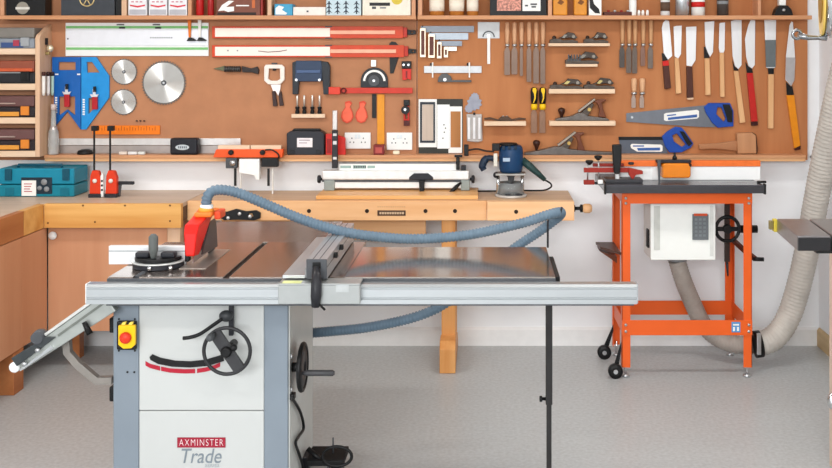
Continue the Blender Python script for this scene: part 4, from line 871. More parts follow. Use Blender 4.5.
MB().tube(smooth_path([P(497, 160, yr), P(490, 158, yr), P(485, 160, yr), P(482.4, 166, yr), P(484, 170, yr)], 5), [.016]*8+[.02]*9+[.016]*4, 12).build('handle', mat('#1c2c40', .4), rt)
MB().tube([P(522, 160, yr), P(530, 166.5, yr-.01), P(538, 173.5, yr-.01), P(545, 180, yr-.01)], [.02, .02, .016, .011], 12).build('side_handle', mat('#27403e', .42), rt)
for px in (498, 522.4): MB().cyl(P(px, 172.5, yr), (X(px, yr), yr, ZT+.014), .009).build('post', CHROME, rt)
MB().lathe([(.03, zr(172.2)), (.028, zr(175)), (.018, zr(177)), (.016, zr(180)), (.008, zr(183.5)), (.006, zr(184))], (cx, yr, 0), 'z', 18).build('collet', mat('#6a6c70', .3, .5), rt)
MB().box(X(495.4, yr), X(525.4, yr), yr-.05, yr+.05, zr(174.6), zr(172.6), .003).build('carriage', mat('#aaa8a4', .3, .4), rt)
MB().lathe([(.083, .0006), (.083, .01), (.078, .013), (.025, .013), (.025, .0006)], (cx, yr, ZT), 'z', 32).build('base_plate', mat('#c8c4be', .25, .2), rt)
MB().lathe([(.068, .0135), (.066, .075), (.062, .075), (.064, .0135)], (cx, yr, ZT), 'z', 28).build('clear_shroud', CLEAR, rt)
for px, w in ((505, 5), (515, 7)): MB().box(X(px, yr), X(px+w, yr), yr-.074, yr-.069, ZT+.0145, ZT+.024, .002).build('base_clip', DARK, rt)
MB().lathe([(.014, 0), (.016, -.012), (0, -.016)], (X(496, yr), yr-.012, zr(174.5)), 'y', 14).build('lock_knob', DARK, rt)
MB().tube(smooth_path([P(545, 180, yr-.01), P(550.5, 183.5, yr), P(551, 187, yr+.02), P(545, 190, yr+.04), P(534, 190.6, yr+.06), P(515, 190.4, yr+.1), P(496, 191, yr+.1), P(478, 191.2, yr+.03)], 8), .0045, 8).build('power_cable', BLACK, rt)

# ---------------------------------------------------------------- table saw
ts = thing('table_saw', 'large grey and white cabinet table saw with aluminium front rail and orange-red guard', 'table saw', (-.98, 3.75, 0))
cx0, cx1, cy0, cy1 = -1.289, -.683, 3.5, 4.01
body = MB()
body.box(cx0, cx0+.089, cy0, cy0+.06, .03, .79, .004); body.box(cx1-.083, cx1, cy0, cy0+.06, .03, .79, .004)
body.box(cx0, cx1, cy0+.061, cy1, .03, .79, .004)
body.build('cabinet', GPAINT, ts)
MB().box(cx0+.0895, cx1-.0835, cy0+.002, cy0+.06, Z(410.6, cy0), .785, .003).build('upper_panel', WPAINT, ts)
MB().box(cx0+.0895, cx1-.0835, cy0+.002, cy0+.06, .035, Z(411.4, cy0), .003).build('door', WPAINT, ts)
MB().box(cx1+.0003, cx1+.004, cy0+.01, cy1-.03, .06, .785, .001).build('side_panel', mat('#cfd2cf', .4, var=.02), ts)
MB().box(cx0-.005, cx1+.005, cy0-.005, cy1+.005, .0006, .0295, .003).build('plinth', mat('#6a7076', .45), ts)
# switch
sw = MB().pbox(116.2, 135.6, 321.5, 350.4, cy0-.02, .0195, .006).build('switch', mat('#1e1e20', .4), ts)
MB().ppoly([(118, 325.4), (135, 325.4), (135, 345), (131, 348.6), (123, 349), (118, 345)], cy0-.036, .0155, .003).build('switch_cover', YELLOW, sw)
for a in (121, 128): MB().ppoly([(a, 325), (a+1.6, 322.4), (a+5, 321.8), (a+4, 325)], cy0-.034, .012, .001).build('cover_tab', mat('#f8dc60', .4), sw)
MB().lathe([(.019, 0), (.02, -.008), (.016, -.015), (0, -.017)], (X(126, cy0-.036), cy0-.0365, Z(337.4, cy0-.036)), 'y', 20).build('stop_button', mat('#e03a24', .35), sw)
k = MB()
for px, py in ((119, 319), (135, 319), (119, 350.6), (135, 350.6), (127.5, 372), (134.4, 372)): k.lathe([(.0035, 0), (.0035, -.002), (0, -.002)], (X(px, cy0), cy0-.0003, Z(py, cy0)), 'y', 10)
k.build('screws', BLACK, ts)
# tilt slot and scale
pts = [(149.4, 357), (152, 354.6), (160, 358), (175, 361), (190, 361.6), (205, 360), (222, 355), (224, 361), (208, 366), (190, 367.6), (172, 366.8), (158, 364), (150.4, 360)]
MB().ppoly(pts, cy0-.004, .0055).build('tilt_slot', BLACK, ts)
def strip(c, w): return [(x, y-w/2) for x, y in c] + [(x, y+w/2) for x, y in reversed(c)]
sc = [(145.4, 363.4), (150, 366), (160, 368.6)], [(161, 368.8), (170, 370.6), (184, 371.4), (195, 371.2)], [(197, 371), (206, 369.6), (214, 367.4), (220, 364.6)]
k = MB()
for c in sc: k.ppoly(strip(c, 4.2), cy0-.0005, .0022)
k.build('tilt_scale', mat('#b02236', .45), ts)
# front handwheel
yh = 3.40; hc = Vector((X(227, yh), yh, Z(351, yh)))
hw = MB().ring(hc, .078, .0065, seg=40).build('handwheel', mat('#2e2e30', .35), ts)
d = Vector((X(240, yh)-X(213, yh), 0, Z(372, yh)-Z(332, yh))).normalized(); n_ = Vector((d.z, 0, -d.x))
MB().prism([((hc+d*a+n_*b).x, (hc+d*a+n_*b).z) for a, b in ((-.074, -.02), (.074, -.02), (.074, .02), (-.074, .02))], yh-.006, yh+.01, .002).build('spoke', mat('#3a3a3c', .38), hw)
MB().lathe([(.018, 0), (.018, -.012), (.012, -.016), (0, -.016)], (hc.x, yh-.0065, hc.z), 'y', 16).build('hub', BLACK, hw)
MB().cyl((hc.x, yh+.0105, hc.z), (hc.x, cy0-.0045, hc.z), .013).build('shaft', BLACK, hw)
MB().lathe([(.009, 0), (.012, -.02), (.012, -.045), (.006, -.052)], (hc.x-.045, yh-.007, hc.z+.058), 'y', 14).build('crank_knob', mat('#4a4c4e', .4), hw)
MB().ball((X(234.6, yh), yh-.012, Z(346.6, yh)), .012).build('lock_knob', BLACK, hw)
MB().pbox(228.4, 233.2, 305.6, 336, cy0-.03, .016, .003).build('lock_post', DARK, ts)
MB().ball((X(226, 3.46), 3.46, Z(316, 3.46)), .022, 1.1, .8, .9).build('lock_hub', mat('#3a3c3e', .4), ts)
MB().tube(smooth_path([P(222, 319, 3.44), P(212, 326, 3.44), P(200, 334, 3.44), P(190, 337.4, 3.44), P(183, 338.2, 3.44)], 6), .0065, 10).build('lock_lever', BLACK, ts)
# logo
MB().pbox(177.2, 225.4, 437.6, 447.6, cy0-.0005, .002).build('maker_badge', mat('#9c2438', .45), ts)
ks = cy0/F
text('AXMINSTER', .033, X(201.3, cy0), cy0-.0014, Z(442.7, cy0), mat('#f6e4e4', .5), 'badge_lettering', ts, bold=-.0006, space=1.25, width=44*ks)
text('Trade', .072, X(201.5, cy0), cy0+.0008, Z(456.8, cy0), mat('#7c868e', .5), 'trade_lettering', ts, shear=.22, bold=.0, width=40*ks)
text('SERIES', .014, X(212, cy0), cy0+.0008, Z(465.8, cy0), mat('#a8b0b4', .5), 'small_lettering', ts, width=14*ks)
# right side handwheel and cable
hx = -.642; hy = 3.555; hz = Z(367, hy)
sd = MB().ring((hx, hy, hz), .078, .0085, axis='x', seg=36).build('handwheel', BLACK, ts)
MB().lathe([(.07, -.006), (.07, .004), (.02, .008), (.02, -.01)], (hx, hy, hz), 'x', 28).build('wheel_web', mat('#2a2a2c', .4), sd)
MB().cyl((cx1+.0045, hy, hz), (hx-.007, hy, hz), .016).build('hub', BLACK, sd)
MB().lathe([(.006, 0), (.008, .012), (.0105, .02), (.0105, .105), (.006, .112)], (hx+.0082, hy-.05, hz-.005), 'x', 14).build('crank_handle', mat('#444446', .4), sd)
for dz in (.045, -.07): MB().lathe([(.009, 0), (.009, .006), (0, .007)], (cx1+.0042, 3.53, hz+dz), 'x', 10).build('bolt', mat('#c8c8c8', .3, .5), ts)
ctrl = []
for px, py in ((291.5, 398), (296, 404), (301, 414), (303.6, 428), (299, 436), (295.6, 443), (299, 454), (303, 468), (304, 488)):
    Y = F*.668/(485-px); ctrl.append((-.668, Y, Z(py, Y)))
MB().tube(smooth_path(ctrl, 6), .0055, 8).build('power_cable', BLACK, ts)
MB().box(cx1+.0045, cx1+.02, 3.51, 3.545, Z(400, 3.52), Z(394, 3.52), .003).build('cable_gland', BLACK, ts)
# castor at back right of the base
ca = MB().box(-.66, -.52, 3.72, 3.86, .09, .112, .004).build('castor', mat('#161617', .7), ts)
MB().lathe([(.03, -.016), (.036, -.012), (.036, .012), (.03, .016)], (-.56, 3.79, .0365), 'x', 24).build('wheel', DARK, ca)
MB().box(-.59, -.582, 3.77, 3.81, .03, .0895, .002).build('fork', DGREY, ca); MB().box(-.538, -.53, 3.77, 3.81, .03, .0895, .002).build('fork', DGREY, ca)
MB().ring((-.545, 3.72, .128), .036, .006, axis='y', seg=24, sx=1.5).build('pedal_loop', BLACK, ca)
MB().cyl((-.66, 3.76, .14), (-.6, 3.74, .1), .01).build('pedal', BLACK, ca)
MB().cyl((-.57, 3.79, .1125), (-.57, 3.79, .17), .003, seg=8).build('pin', DGREY, ca)
MB().box(cx1+.0045, -.655, 3.75, 3.83, .06, .11, .002).build('castor_bracket', DARK, ts)
# cast table with mitre slots
YF0, YF1 = 3.44, 4.06
CAST = mat('#9c9088', .18, .88, .07, 18, (1, .2, 1))
tb = MB()
xs = [-1.284, -1.199, -1.179, -.892, -.872, -.48]
for a, b in ((0, 1), (2, 3), (4, 5)): tb.box(xs[a], xs[b], YF0, YF1, ZT-.012, ZT, .0012)
tb.box(xs[0], xs[-1], YF0, YF1, ZT-.05, ZT-.0121)
tb.build('cast_table', CAST, ts)
k = MB()
for a, b in ((1, 2), (3, 4)): k.box(xs[a]+.0002, xs[b]-.0002, YF0+.001, YF1-.001, ZT-.012, ZT-.0105)
k.build('mitre_slots', BLACK, ts)
MB().box(-1.2, -.64, YF1+.006, 4.55, ZT-.02, ZT-.001, .002).build('outfeed_table', mat('#8c837c', .25, .75, .05, 18), ts)
for px in (-1.16, -.86): MB().cyl((px, 4.45, .0006), (px, 4.45, ZT-.0205), .014).build('outfeed_leg', DARK, ts)
MB().box(-.479, .24, YF0, 3.96, ZT-.028, ZT, .0015).build('extension_table', mat('#b8b0a8', .15, .92, .05, 12), ts)
MB().box(.2405, .257, YF0+.02, 3.8, ZT-.06, ZT-.004, .002).build('extension_edge', BLACK, ts)
MB().box(-.479, .24, 3.43, 3.4395, ZT-.03, ZT-.003).build('front_angle', DGREY, ts); MB().box(-1.284, -.48, 3.43, 3.4395, ZT-.045, ZT-.004).build('front_angle', DGREY, ts)
# blade insert and blade
MB().box(-1.08, -.985, 3.56, 3.9, ZT+.0002, ZT+.0025, .001).build('blade_insert', mat('#a49c94', .3, .6), ts)
pts = [(3.72+.127*math.cos(2*PI*i/60), .80+.127*math.sin(2*PI*i/60)) for i in range(60)]
MB().prism([p for p in pts if p[1] > ZT+.003], -1.046, -1.043, axis='x').build('saw_blade', STEEL, ts)
# guard
gd = MB().prism([(3.585, .892), (3.592, .97), (3.61, 1.0), (3.70, 1.012), (3.78, 1.03), (3.82, 1.03), (3.82, 1.01), (3.76, .985), (3.655, .885)], -1.075, -1.022, axis='x', b=.006)
for v in gd.bm.verts:
    if v.co.y < 3.67: v.co.x = -1.049 + (v.co.x + 1.049) * (1 - .4 * max(0, min(1, (1.0 - v.co.z) / .11)))
gd = gd.build('blade_guard', mat('#e02018', .35, var=.03), ts)
MB().prism([(3.662, .883), (3.762, .984), (3.83, .985), (3.85, .97), (3.868, .872)], -1.03, -1.024, axis='x').build('side_shield', mat('#4c4648', .3, .2), gd)
MB().prism([(3.82, .855), (3.90, .855), (3.86, .96), (3.82, .96)], -1.048, -1.044, axis='x').build('riving_knife', DGREY, gd)
MB().box(-1.064, -1.0, 3.69, 3.81, 1.012, 1.03, .006).build('port_base', mat('#f07c30', .4), gd)
MB().lathe([(.03, 1.0305), (.026, 1.04), (.022, 1.046)], (-1.03, 3.73, 0), 'z', 18).build('port', mat('#f0a040', .35), gd)
MB().box(-.999, -.975, 3.72, 3.8, 1.0, 1.03, .006).build('knob', mat('#e8502c', .35), gd)
# front rail
yr0, yr1 = 3.38, 3.425
rl = MB()
prof = [(yr0, .7745), (yr0, .790), (yr0+.004, .7925), (yr0+.004, .7955), (yr0, .798), (yr0, .824), (yr0+.003, .826), (yr0+.003, .829), (yr0, .831), (yr0+.006, .840), (yr1, .840), (yr1, .7745)]
rl.prism(prof, -1.335, .509, axis='x')
rl.build('front_rail', mat('#c0c4c6', .28, .8, .02, 60, (.1, 1, 1)), ts)
MB().box(.5093, .513, yr0+.002, yr1-.002, .776, .842, .002).build('rail_end_cap', mat('#a8acb0', .4), ts); MB().box(-1.339, -1.3353, yr0+.002, yr1-.002, .776, .842, .002).build('rail_end_cap', WPLASTIC, ts)
MB().box(-1.27, .5, yr0+.006, yr1, .768, .7743).build('rail_underside_strip', DGREY, ts)
# rip fence
fc0, fc1 = X(278, 3.345), X(360, 3.345)
rf = MB().box(fc0, fc1, 3.345, 3.379, Z(304.4, 3.345), .8455, .003).box(fc0, fc1, 3.345, 3.426, .8458, .8515, .0015).build('fence_carriage', mat('#a8abaa', .32, .5, .03), ts)
MB().box(fc0+.012, fc0+.075, 3.35, 3.385, .8517, .8525).build('scale_sticker', mat('#d8dc8c', .4), rf)
MB().box(X(336, 3.345), X(349, 3.345), 3.343, 3.3448, Z(292, 3.345), Z(285, 3.345)).build('grey_sticker', mat('#b4b8b8', .45), rf)
fe = MB().box(-.597, -.53, 3.385, 4.09, .8565, .924, .002).build('rip_fence', ALUY, ts)
k = MB()
for a in (-.578, -.556): k.box(a, a+.003, 3.386, 4.089, .9241, .9246)
k.box(-.5298, -.5293, 3.386, 4.089, .896, .899); k.build('fence_grooves', DGREY, fe)
MB().box(-.682, -.606, 3.40, 4.09, .8565, .867, .0012).build('low_fence_lip', ALUY, fe); MB().box(-.6055, -.5975, 3.40, 4.09, .858, .89, .001).build('fence_web', GREY, fe)
k = MB().box(-.598, -.529, 3.379, 3.3845, .858, .925, .002); k.build('fence_end_cap', DGREY, fe)
MB().box(-.577, -.55, 3.374, 3.3788, .895, .916, .002).build('cap_recess', BLACK, fe)
for yy in (3.52, 3.66): MB().prism([(yy, .9), (yy+.03, .9), (yy+.015, .918)], -.529, -.515, axis='x', b=.001).build('side_knob', BLACK, fe)
MB().tube([P(316, 268, 3.365), P(316.5, 280, 3.335), P(316, 296, 3.33), P(315.4, 307, 3.33)], [.012, .017, .018, .013], 12).build('locking_lever', mat('#26262a', .38), rf)
MB().tube([P(318, 303, 3.335), P(322, 307, 3.335), P(325, 310, 3.335)], .004, 8).build('lever_catch', BLACK, rf)
# extension leg and hose rod
lx = X(549, 3.7)
MB().box(lx-.012, lx+.012, 3.69, 3.714, Z(404, 3.7), ZT-.0285, .001).build('leg', mat('#2c2a2a', .45), ts)
MB().box(lx-.009, lx+.009, 3.693, 3.711, .012, Z(404, 3.7)-.0003, .001).build('leg_inner_tube', mat('#2c2a2a', .45), ts)
MB().lathe([(.02, .0006), (.02, .008), (.008, .012)], (lx, 3.702, 0), 'z', 14).build('leg_foot', BLACK, ts)
MB().lathe([(.006, 0), (.006, -.012), (.011, -.013), (.011, -.022), (0, -.023)], (lx-.0123, 3.702, Z(399, 3.7)), 'x', 12).build('leg_knob', BLACK, ts)
hrx = X(547.8, 3.945)
MB().tube([(hrx, 3.945, ZT+.0005), (hrx, 3.945, Z(222, 3.945)), (hrx+.005, 3.945, Z(216.6, 3.945)), (hrx+.03, 3.945, Z(215.6, 3.945)), (hrx+.05, 3.945, Z(213, 3.945)), (hrx+.055, 3.945, Z(207, 3.945))], .004, 8).build('hose_rod', DARK, ts)
# folded sliding wing at left
p0, p1 = P(104, 303, 3.47), P(20, 363, 3.47); d = (p1-p0).normalized(); n_ = Vector((d.z, 0, -d.x))
if n_.z < 0: n_ = -n_
L = (p1-p0).length
def wq(a, b): v = p0 + d*a + n_*b; return (v.x, v.z)
wg = MB().prism([wq(-.03, -.046), wq(L-.01, -.026), wq(L-.01, .022), wq(-.03, .022)], 3.44, 3.475, .003)
MB().prism([wq(-.03, -.046), wq(L-.01, -.026), wq(L-.01, .022), wq(-.03, .022)], 3.70, 3.735, .003).build('rear_wing_arm', mat('#a8aca8', .35, .5), ts)
wg = wg.build('folding_wing', mat('#a8aca8', .35, .5), ts)
MB().prism([wq(-.04, .0225), wq(L*.6, .0225), wq(L*.6, .033), wq(-.04, .033)], 3.435, 3.74, .002).build('wing_top', mat('#d4d4d0', .35, .5), wg)
MB().prism([wq(L*.52, .0), wq(L*.98, -.004), wq(L*.98, .03), wq(L*.6, .022)], 3.428, 3.439, .002).build('dark_track', mat('#3a3e40', .4), wg)
MB().prism([wq(-.02, -.004), wq(L*.5, -.004), wq(L*.5, .004), wq(-.02, .004)], 3.436, 3.4395).build('wing_groove', mat('#70746e', .4), wg)
MB().prism([wq(L*.6, -.026), wq(L*.98, -.024), wq(L*.98, -.018), wq(L*.6, -.014)], 3.43, 3.4392).build('chrome_strip', CHROME, wg)
MB().lathe([(.013, -.012), (.018, -.01), (.018, .01), (.013, .012)], (p1.x-.006, 3.45, p1.z-.006), 'y', 20).build('end_wheel', WPLASTIC, wg)
MB().lathe([(.02, -.03), (.024, .0), (.02, .02)], (p0.x+d.x*L*.66+n_.x*.035, 3.45, p0.z+d.z*L*.66+n_.z*.035), 'y', 14).build('knob', DGREY, wg)
for f, b in ((.72, .0), (.9, -.012)): MB().lathe([(.008, 0), (.008, -.008), (0, -.009)], (wq(L*f, b)[0], 3.4275, wq(L*f, b)[1]), 'y', 10).build('bolt', STEEL, wg)
MB().tube([P(84, 322, 3.425), P(90, 334, 3.425)], [.008, .011], 10).build('catch', BLACK, wg)
MB().tube([P(66, 330, 3.5), P(68, 352, 3.5), P(78, 364, 3.5), P(97, 380, 3.5), P(112.4, 380, 3.5)], .0125, square=True).build('wing_strut', mat('#8c8680', .4, .3), ts)
MB().box(cx0-.035, cx0-.0005, 3.505, 3.535, .735, .765, .003).build('wing_hinge', GREY, ts)
for py, rr in ((326, .012), (395, .016)): MB().box(cx0-.018, cx0-.0005, 3.51, 3.55, Z(py+8, 3.5), Z(py-7, 3.5), .005).build('side_latch', BLACK, ts)

# mitre gauge on the saw table
mg = thing('mitre_gauge', 'black and silver mitre gauge with aluminium fence lying on the saw table', 'gauge', (-1.14, 3.6, ZT))
gx, gy = X(157.6, 3.6), 3.615; k = [(gx-.094, gy)] + [(gx+.094*math.cos(a), gy+.094*math.sin(a)) for a in [PI+PI*i/16 for i in range(1, 16)]] + [(gx+.094, gy)]
MB().prism([((p[0]-gx)*.96+gx, (p[1]-gy)*.96+gy) for p in k], ZT+.0006, ZT+.018, axis='z', b=.002).build('head', DARK, mg)
MB().prism(k, ZT+.0184, ZT+.0236, axis='z', b=.002).build('rim', mat('#d0d2d0', .3, .4), mg)
MB().prism([((p[0]-gx)*.88+gx, (p[1]-gy)*.88+gy) for p in k], ZT+.024, ZT+.038, axis='z', b=.004).build('dial_plate', BLACK, mg)
MB().box(gx-.07, gx-.02, gy-.05, gy-.01, ZT+.0384, ZT+.058, .006).build('stop_block', DARK, mg); MB().box(gx+.02, gx+.07, gy-.05, gy-.01, ZT+.0384, ZT+.058, .006).build('stop_block', DARK, mg)
MB().lathe([(.008, .036), (.012, .05), (.0165, .07), (.0165, .115), (.008, .124), (0, .125)], (X(153.4, 3.56), 3.56, ZT), 'z', 16).build('knob', mat('#5c605e', .4), mg)
MB().box(X(108.6, 3.63), X(185.4, 3.63), 3.63, 3.652, ZT+.002, Z(246, 3.63), .002).build('fence', mat('#e6e7e8', .32, .3), mg)
MB().box(X(108.8, 3.63), X(185.2, 3.63), 3.6285, 3.6295, Z(251.4, 3.63), Z(250.6, 3.63)).build('fence_groove', GREY, mg)
MB().box(-1.1985, -1.1795, 3.46, 3.627, ZT-.0100, ZT+.0003).build('guide_bar', DGREY, mg)
for px in (149.6, 170): MB().lathe([(.007, 0), (.007, -.008), (0, -.009)], (X(px, 3.52), gy-.093 if px < 160 else gy-.086, ZT+.012), 'y', 12).build('bolt', CHROME, mg)
MB().pbox(184.6, 188.8, 246, 262, 3.626, .03, .003).build('fence_end', BLACK, mg)

# ---------------------------------------------------------------- blue-grey hose of the saw
hp = [P(206.6, 210, 3.73), P(206.4, 202, 3.73), P(208.4, 195, 3.73), P(214, 190.6, 3.735), P(224, 190, 3.74), P(240, 193.6, 3.75), P(270, 206, 3.78), P(300, 218.6, 3.8), P(340, 231, 3.83), P(380, 237, 3.86), P(420, 238.8, 3.88), P(470, 234.6, 3.9), P(520, 223.6, 3.92), P(546, 215.4, 3.93), P(557, 212.6, 3.95),
      P(561, 213, 3.99), P(557, 218, 4.03), P(540, 231, 4.06), P(512, 250, 4.08), P(478, 278, 4.07), P(446, 303, 4.03), P(415, 317, 4.0), P(370, 327, 4.03), P(330, 331.4, 4.06), P(296, 334, 4.1)]
hm = MB(); ribbed(hm, hp, .0205, .0135, .2, 14)
hs = thing('vacuum_hose', 'blue-grey ribbed hose running from saw guard across to the hanger and back under the table', 'hose', P(206, 210, 3.73))
hm.build('hose', mat('#627686', .36, var=.06), hs)
MB().lathe([(.024, 0), (.024, .02), (.021, .024)], P(206.6, 210, 3.73) - Vector((0, 0, .003)), 'z', 18).build('cuff', mat('#e4e6e6', .3), hs)

# ---------------------------------------------------------------- router table
rx0, rx1 = .70, 1.30; fy0, fy1 = 5.0, 5.39; ZR = .963
rtb = thing('router_table', 'orange steel-framed router table with dark top and white fence', 'router table', (1.0, 5.2, 0))
OR = mat('#ea6428', .38, var=.03, scale=8)
MB().box(X(605, 4.93), X(764.6, 4.93), 4.93, 5.38, ZR-.04, ZR, .004).build('table_top', mat('#4a4a50', .22, .15, .06), rtb)
MB().box(X(605, 4.93), X(764.6, 4.93), 4.924, 4.9295, ZR-.04, ZR-.008, .002).build('front_edge', mat('#3c3c40', .4), rtb)
for x_ in (X(605, 4.93), X(764.6, 4.93)): MB().box(x_-.004, x_+.006, 4.92, 4.95, ZR-.045, ZR+.006, .003).build('edge_cap', BLACK, rtb)
def angle_leg(x, y, sx, sy, h0, h1):
    return MB().box(min(x, x+sx*.042), max(x, x+sx*.042), min(y, y+sy*.004), max(y, y+sy*.004), h0, h1, .001).box(min(x, x+sx*.004), max(x, x+sx*.004), min(y, y+sy*.042), max(y, y+sy*.042), h0, h1, .001)
for x, y, sx, sy in ((rx0-.022, fy0, 1, 1), (rx1+.022, fy0, -1, 1), (rx0-.022, fy1, 1, -1), (rx1+.022, fy1, -1, -1)):
    lg = angle_leg(x, y, sx, sy, .05, ZR-.0405).build('leg', OR, rtb)
    fx, fyy = x+sx*.02, y+sy*.02
    MB().cyl((fx, fyy, .012), (fx, fyy, .075), .006, seg=10).build('screw_foot', CHROME, lg)
    MB().lathe([(.02, .0006), (.02, .008), (.012, .014)], (fx, fyy, 0), 'z', 16).build('foot_pad', STEEL, lg)
    k = MB()
    if sy > 0:
        for zz in (Z(198, fy0), Z(203, fy0), Z(324.5, fy0), Z(331, fy0)): k.lathe([(.007, 0), (.007, -.005), (0, -.006)], (fx-sx*.002, y-.0062, zz), 'y', 10)
        k.build('bolts', STEEL, lg)
a, b = rx0-.022, rx1+.022
for zz0, zz1, nm in ((Z(203.5, fy0), ZR-.041, 'top_rail'), (Z(335, fy0), Z(320, fy0), 'lower_rail')):
    MB().box(a, b, fy0-.0055, fy0-.0005, zz0, zz1, .001).build(nm, OR, rtb)
    MB().box(a+.005, b-.005, fy1-.01, fy1-.005, zz0, zz1, .001).build(nm, OR, rtb)
    for x_, s in ((a, 1), (b, -1)): MB().box(min(x_+s*.0045, x_+s*.009), max(x_+s*.0045, x_+s*.009), fy0+.005, fy1-.011, zz0, zz1, .001).build(nm, OR, rtb)
MB().pbox(731.6, 740.4, 322, 332.4, fy0-.0085, .0028, .001).build('maker_label', mat('#5c98d0', .4), rtb)
k = MB(); k.pbox(733, 739, 324, 325.6, fy0-.0092, .0007); k.pbox(733, 735, 327, 331, fy0-.0092, .0007); k.pbox(737, 739, 327, 331, fy0-.0092, .0007); k.build('label_print', PAPER, rtb)
MB().prism([(fy0+.01, Z(203.5, fy0)-.02), (fy1-.01, Z(203.5, fy0)-.02), (fy1-.01, Z(320, fy0)), ], b-.013, b-.0105, axis='x').build('side_gusset', OR, rtb) if 0 else None
# fence of the router table
MB().box(X(652, 5.12), X(760.4, 5.12), 5.12, 5.145, ZR+.0006, Z(166.6, 5.12), .001).build('fence_face', mat('#f2f4f4', .3, var=.01), rtb)
MB().box(X(620, 5.12), X(760.4, 5.12), 5.115, 5.16, Z(166.4, 5.12), Z(160.6, 5.12), .002).build('fence_top', mat('#ea7434', .38), rtb)
MB().box(X(620, 5.15), X(651, 5.15), 5.125, 5.145, ZR+.0006, Z(166.6, 5.12)).build('fence_face', mat('#f2f4f4', .3, var=.01), rtb)
gu = MB().prism([(X(a_, 5.06), Z(b_, 5.06)) for a_, b_ in ((662, 165), (664, 163.4), (688, 163.4), (690.5, 165.4), (690.5, 176), (688.6, 177.8), (662, 177.8))], 5.05, 5.113, .006).build('bit_guard', mat('#f08a18', .25, trans=.15, var=.04), rtb)
MB().box(X(657, 5.06), X(692, 5.06), 5.07, 5.11, Z(163.2, 5.06), Z(160.4, 5.06), .002).build('guard_bracket', DARK, gu)
MB().lathe([(.012, 0), (.012, .012), (.006, .02), (.006, .035), (0, .036)], (X(675, 5.08), 5.09, Z(160.3, 5.06)), 'z', 12).build('guard_knob', BLACK, gu)
for px in (659.5, 690): MB().ball((X(px, 5.05), 5.06, Z(165.5, 5.05)), .011).build('guard_screw', BLACK, gu)
MB().ppoly([(657.4, 160), (661, 160), (660, 184), (658.8, 186)], 5.03, .012, .001).build('guard_post', DGREY, rtb)
MB().box(X(700, 5.0), X(758, 5.0), 5.02, 5.04, ZR+.0003, ZR+.0012).build('top_track', mat('#b0aeb0', .3, .6), rtb)
MB().cyl(P(757, 182, 5.0), P(766, 182, 5.0), .006, seg=10).build('track_stop', BLACK, rtb)
# router box under the top
bx = MB().pbox(650.6, 715.6, 203.6, 260.2, 5.06, .22, .004).build('router_box', mat('#eef0ec', .4, var=.012), rtb)
MB().pbox(654, 660, 206, 250, 5.056, .0035, .001).build('box_strip', mat('#c8cac4', .4), bx); MB().pbox(710, 713.4, 206, 256, 5.056, .0035, .001).build('box_strip', mat('#d8dad6', .4), bx)
sw = MB().pbox(692.6, 708.6, 214.4, 240, 5.05, .0095, .002).build('switch_plate', mat('#686e72', .4), bx)
MB().pbox(694, 707.4, 213.6, 216, 5.046, .004, .001).build('red_strip', mat('#c84c2c', .4), bx)
k = MB()
for q in range(5):
    for w in range(3): k.pbox(695+w*4.2, 697.4+w*4.2, 218.5+q*4, 220.6+q*4, 5.0475, .0025)
k.build('switch_marks', mat('#7c8286', .4), bx)
MB().pbox(647.4, 650.4, 230, 248, 5.1, .05, .003).build('box_latch', BLACK, bx)
MB().lathe([(.05, 0), (.05, -.03)], (X(677, 5.2), 5.2, Z(260.2, 5.06)), 'z', 20).build('dust_port', GREY, bx)
# crank wheel at right
hc = Vector((X(727.5, 5.12), 5.12, Z(229, 5.12)))
cw = MB().ring(hc, .062, .009, seg=28, sx=.95).build('crank_wheel', BLACK, rtb)
MB().box(hc.x-.058, hc.x+.058, 5.115, 5.127, hc.z-.011, hc.z+.011, .003).build('spoke', BLACK, cw); MB().lathe([(.022, -.014), (.024, .01), (.012, .05)], (hc.x, 5.12, hc.z), 'y', 14).build('hub', BLACK, cw)
MB().pbox(724.8, 730, 204.6, 262, 5.16, .014, .001).build('lift_bar', mat('#382c28', .4), rtb)
MB().tube([(X(727, 5.17), 5.17, Z(262.2, 5.17)), (X(728, 5.17), 5.17, Z(276, 5.17))], [.008, .004], 8).build('lift_tip', DARK, rtb)
MB().cyl(P(740, 229, 5.17), P(757, 229, 5.17), .02, seg=14).build('side_knob', BLACK, rtb)
MB().tube([P(733, 240, 5.2), P(745, 251, 5.12), P(755, 258.6, 5.06)], .01, square=True).build('side_lever', mat('#5c2a1c', .4), rtb); MB().cyl(P(753, 259, 5.06), P(763.6, 259.4, 5.06), .0105, seg=12).build('lever_grip', BLACK, rtb)
# small tray at left, castors
MB().prism([(X(p, 5.1), q) for p, q in ((602, 5.0), (613.5, 5.0), (616.5, 5.1), (611.6, 5.3), (603, 5.3))] if 0 else [(X(602, 5.1), 5.18), (rx0-.024, 5.02), (rx0-.024, 5.3), (X(600, 5.1), 5.3)], Z(252, 5.1), Z(249.6, 5.1), axis='z').build('side_tray', mat('#5a4038', .4), rtb)
MB().prism([(X(601, 5.1), Z(246, 5.3)), (rx0-.024, Z(258, 5.3)), (rx0-.024, Z(252, 5.3))], 5.17, 5.3).build('tray_bracket', mat('#6e3a26', .4), rtb)
for px, py, yy in ((603.6, 343.6, 5.33), (614.6, 364.6, 5.02)):
    w0 = Vector((X(px, yy), yy-.03, .036))
    cs = MB().lathe([(.02, -.014), (.036, -.012), (.036, .012), (.02, .014)], w0, 'y', 24).build('castor', BLACK, rtb)
    MB().lathe([(.011, -.018), (.011, .016)], w0, 'y', 14).build('axle', STEEL, cs)
    MB().prism([(w0.x-.012, w0.z+.0), (w0.x+.014, w0.z-.014), (rx0-.024, w0.z+.105), (rx0-.024, w0.z+.14)], yy-.012, yy-.006).build('castor_arm', BLACK, cs)

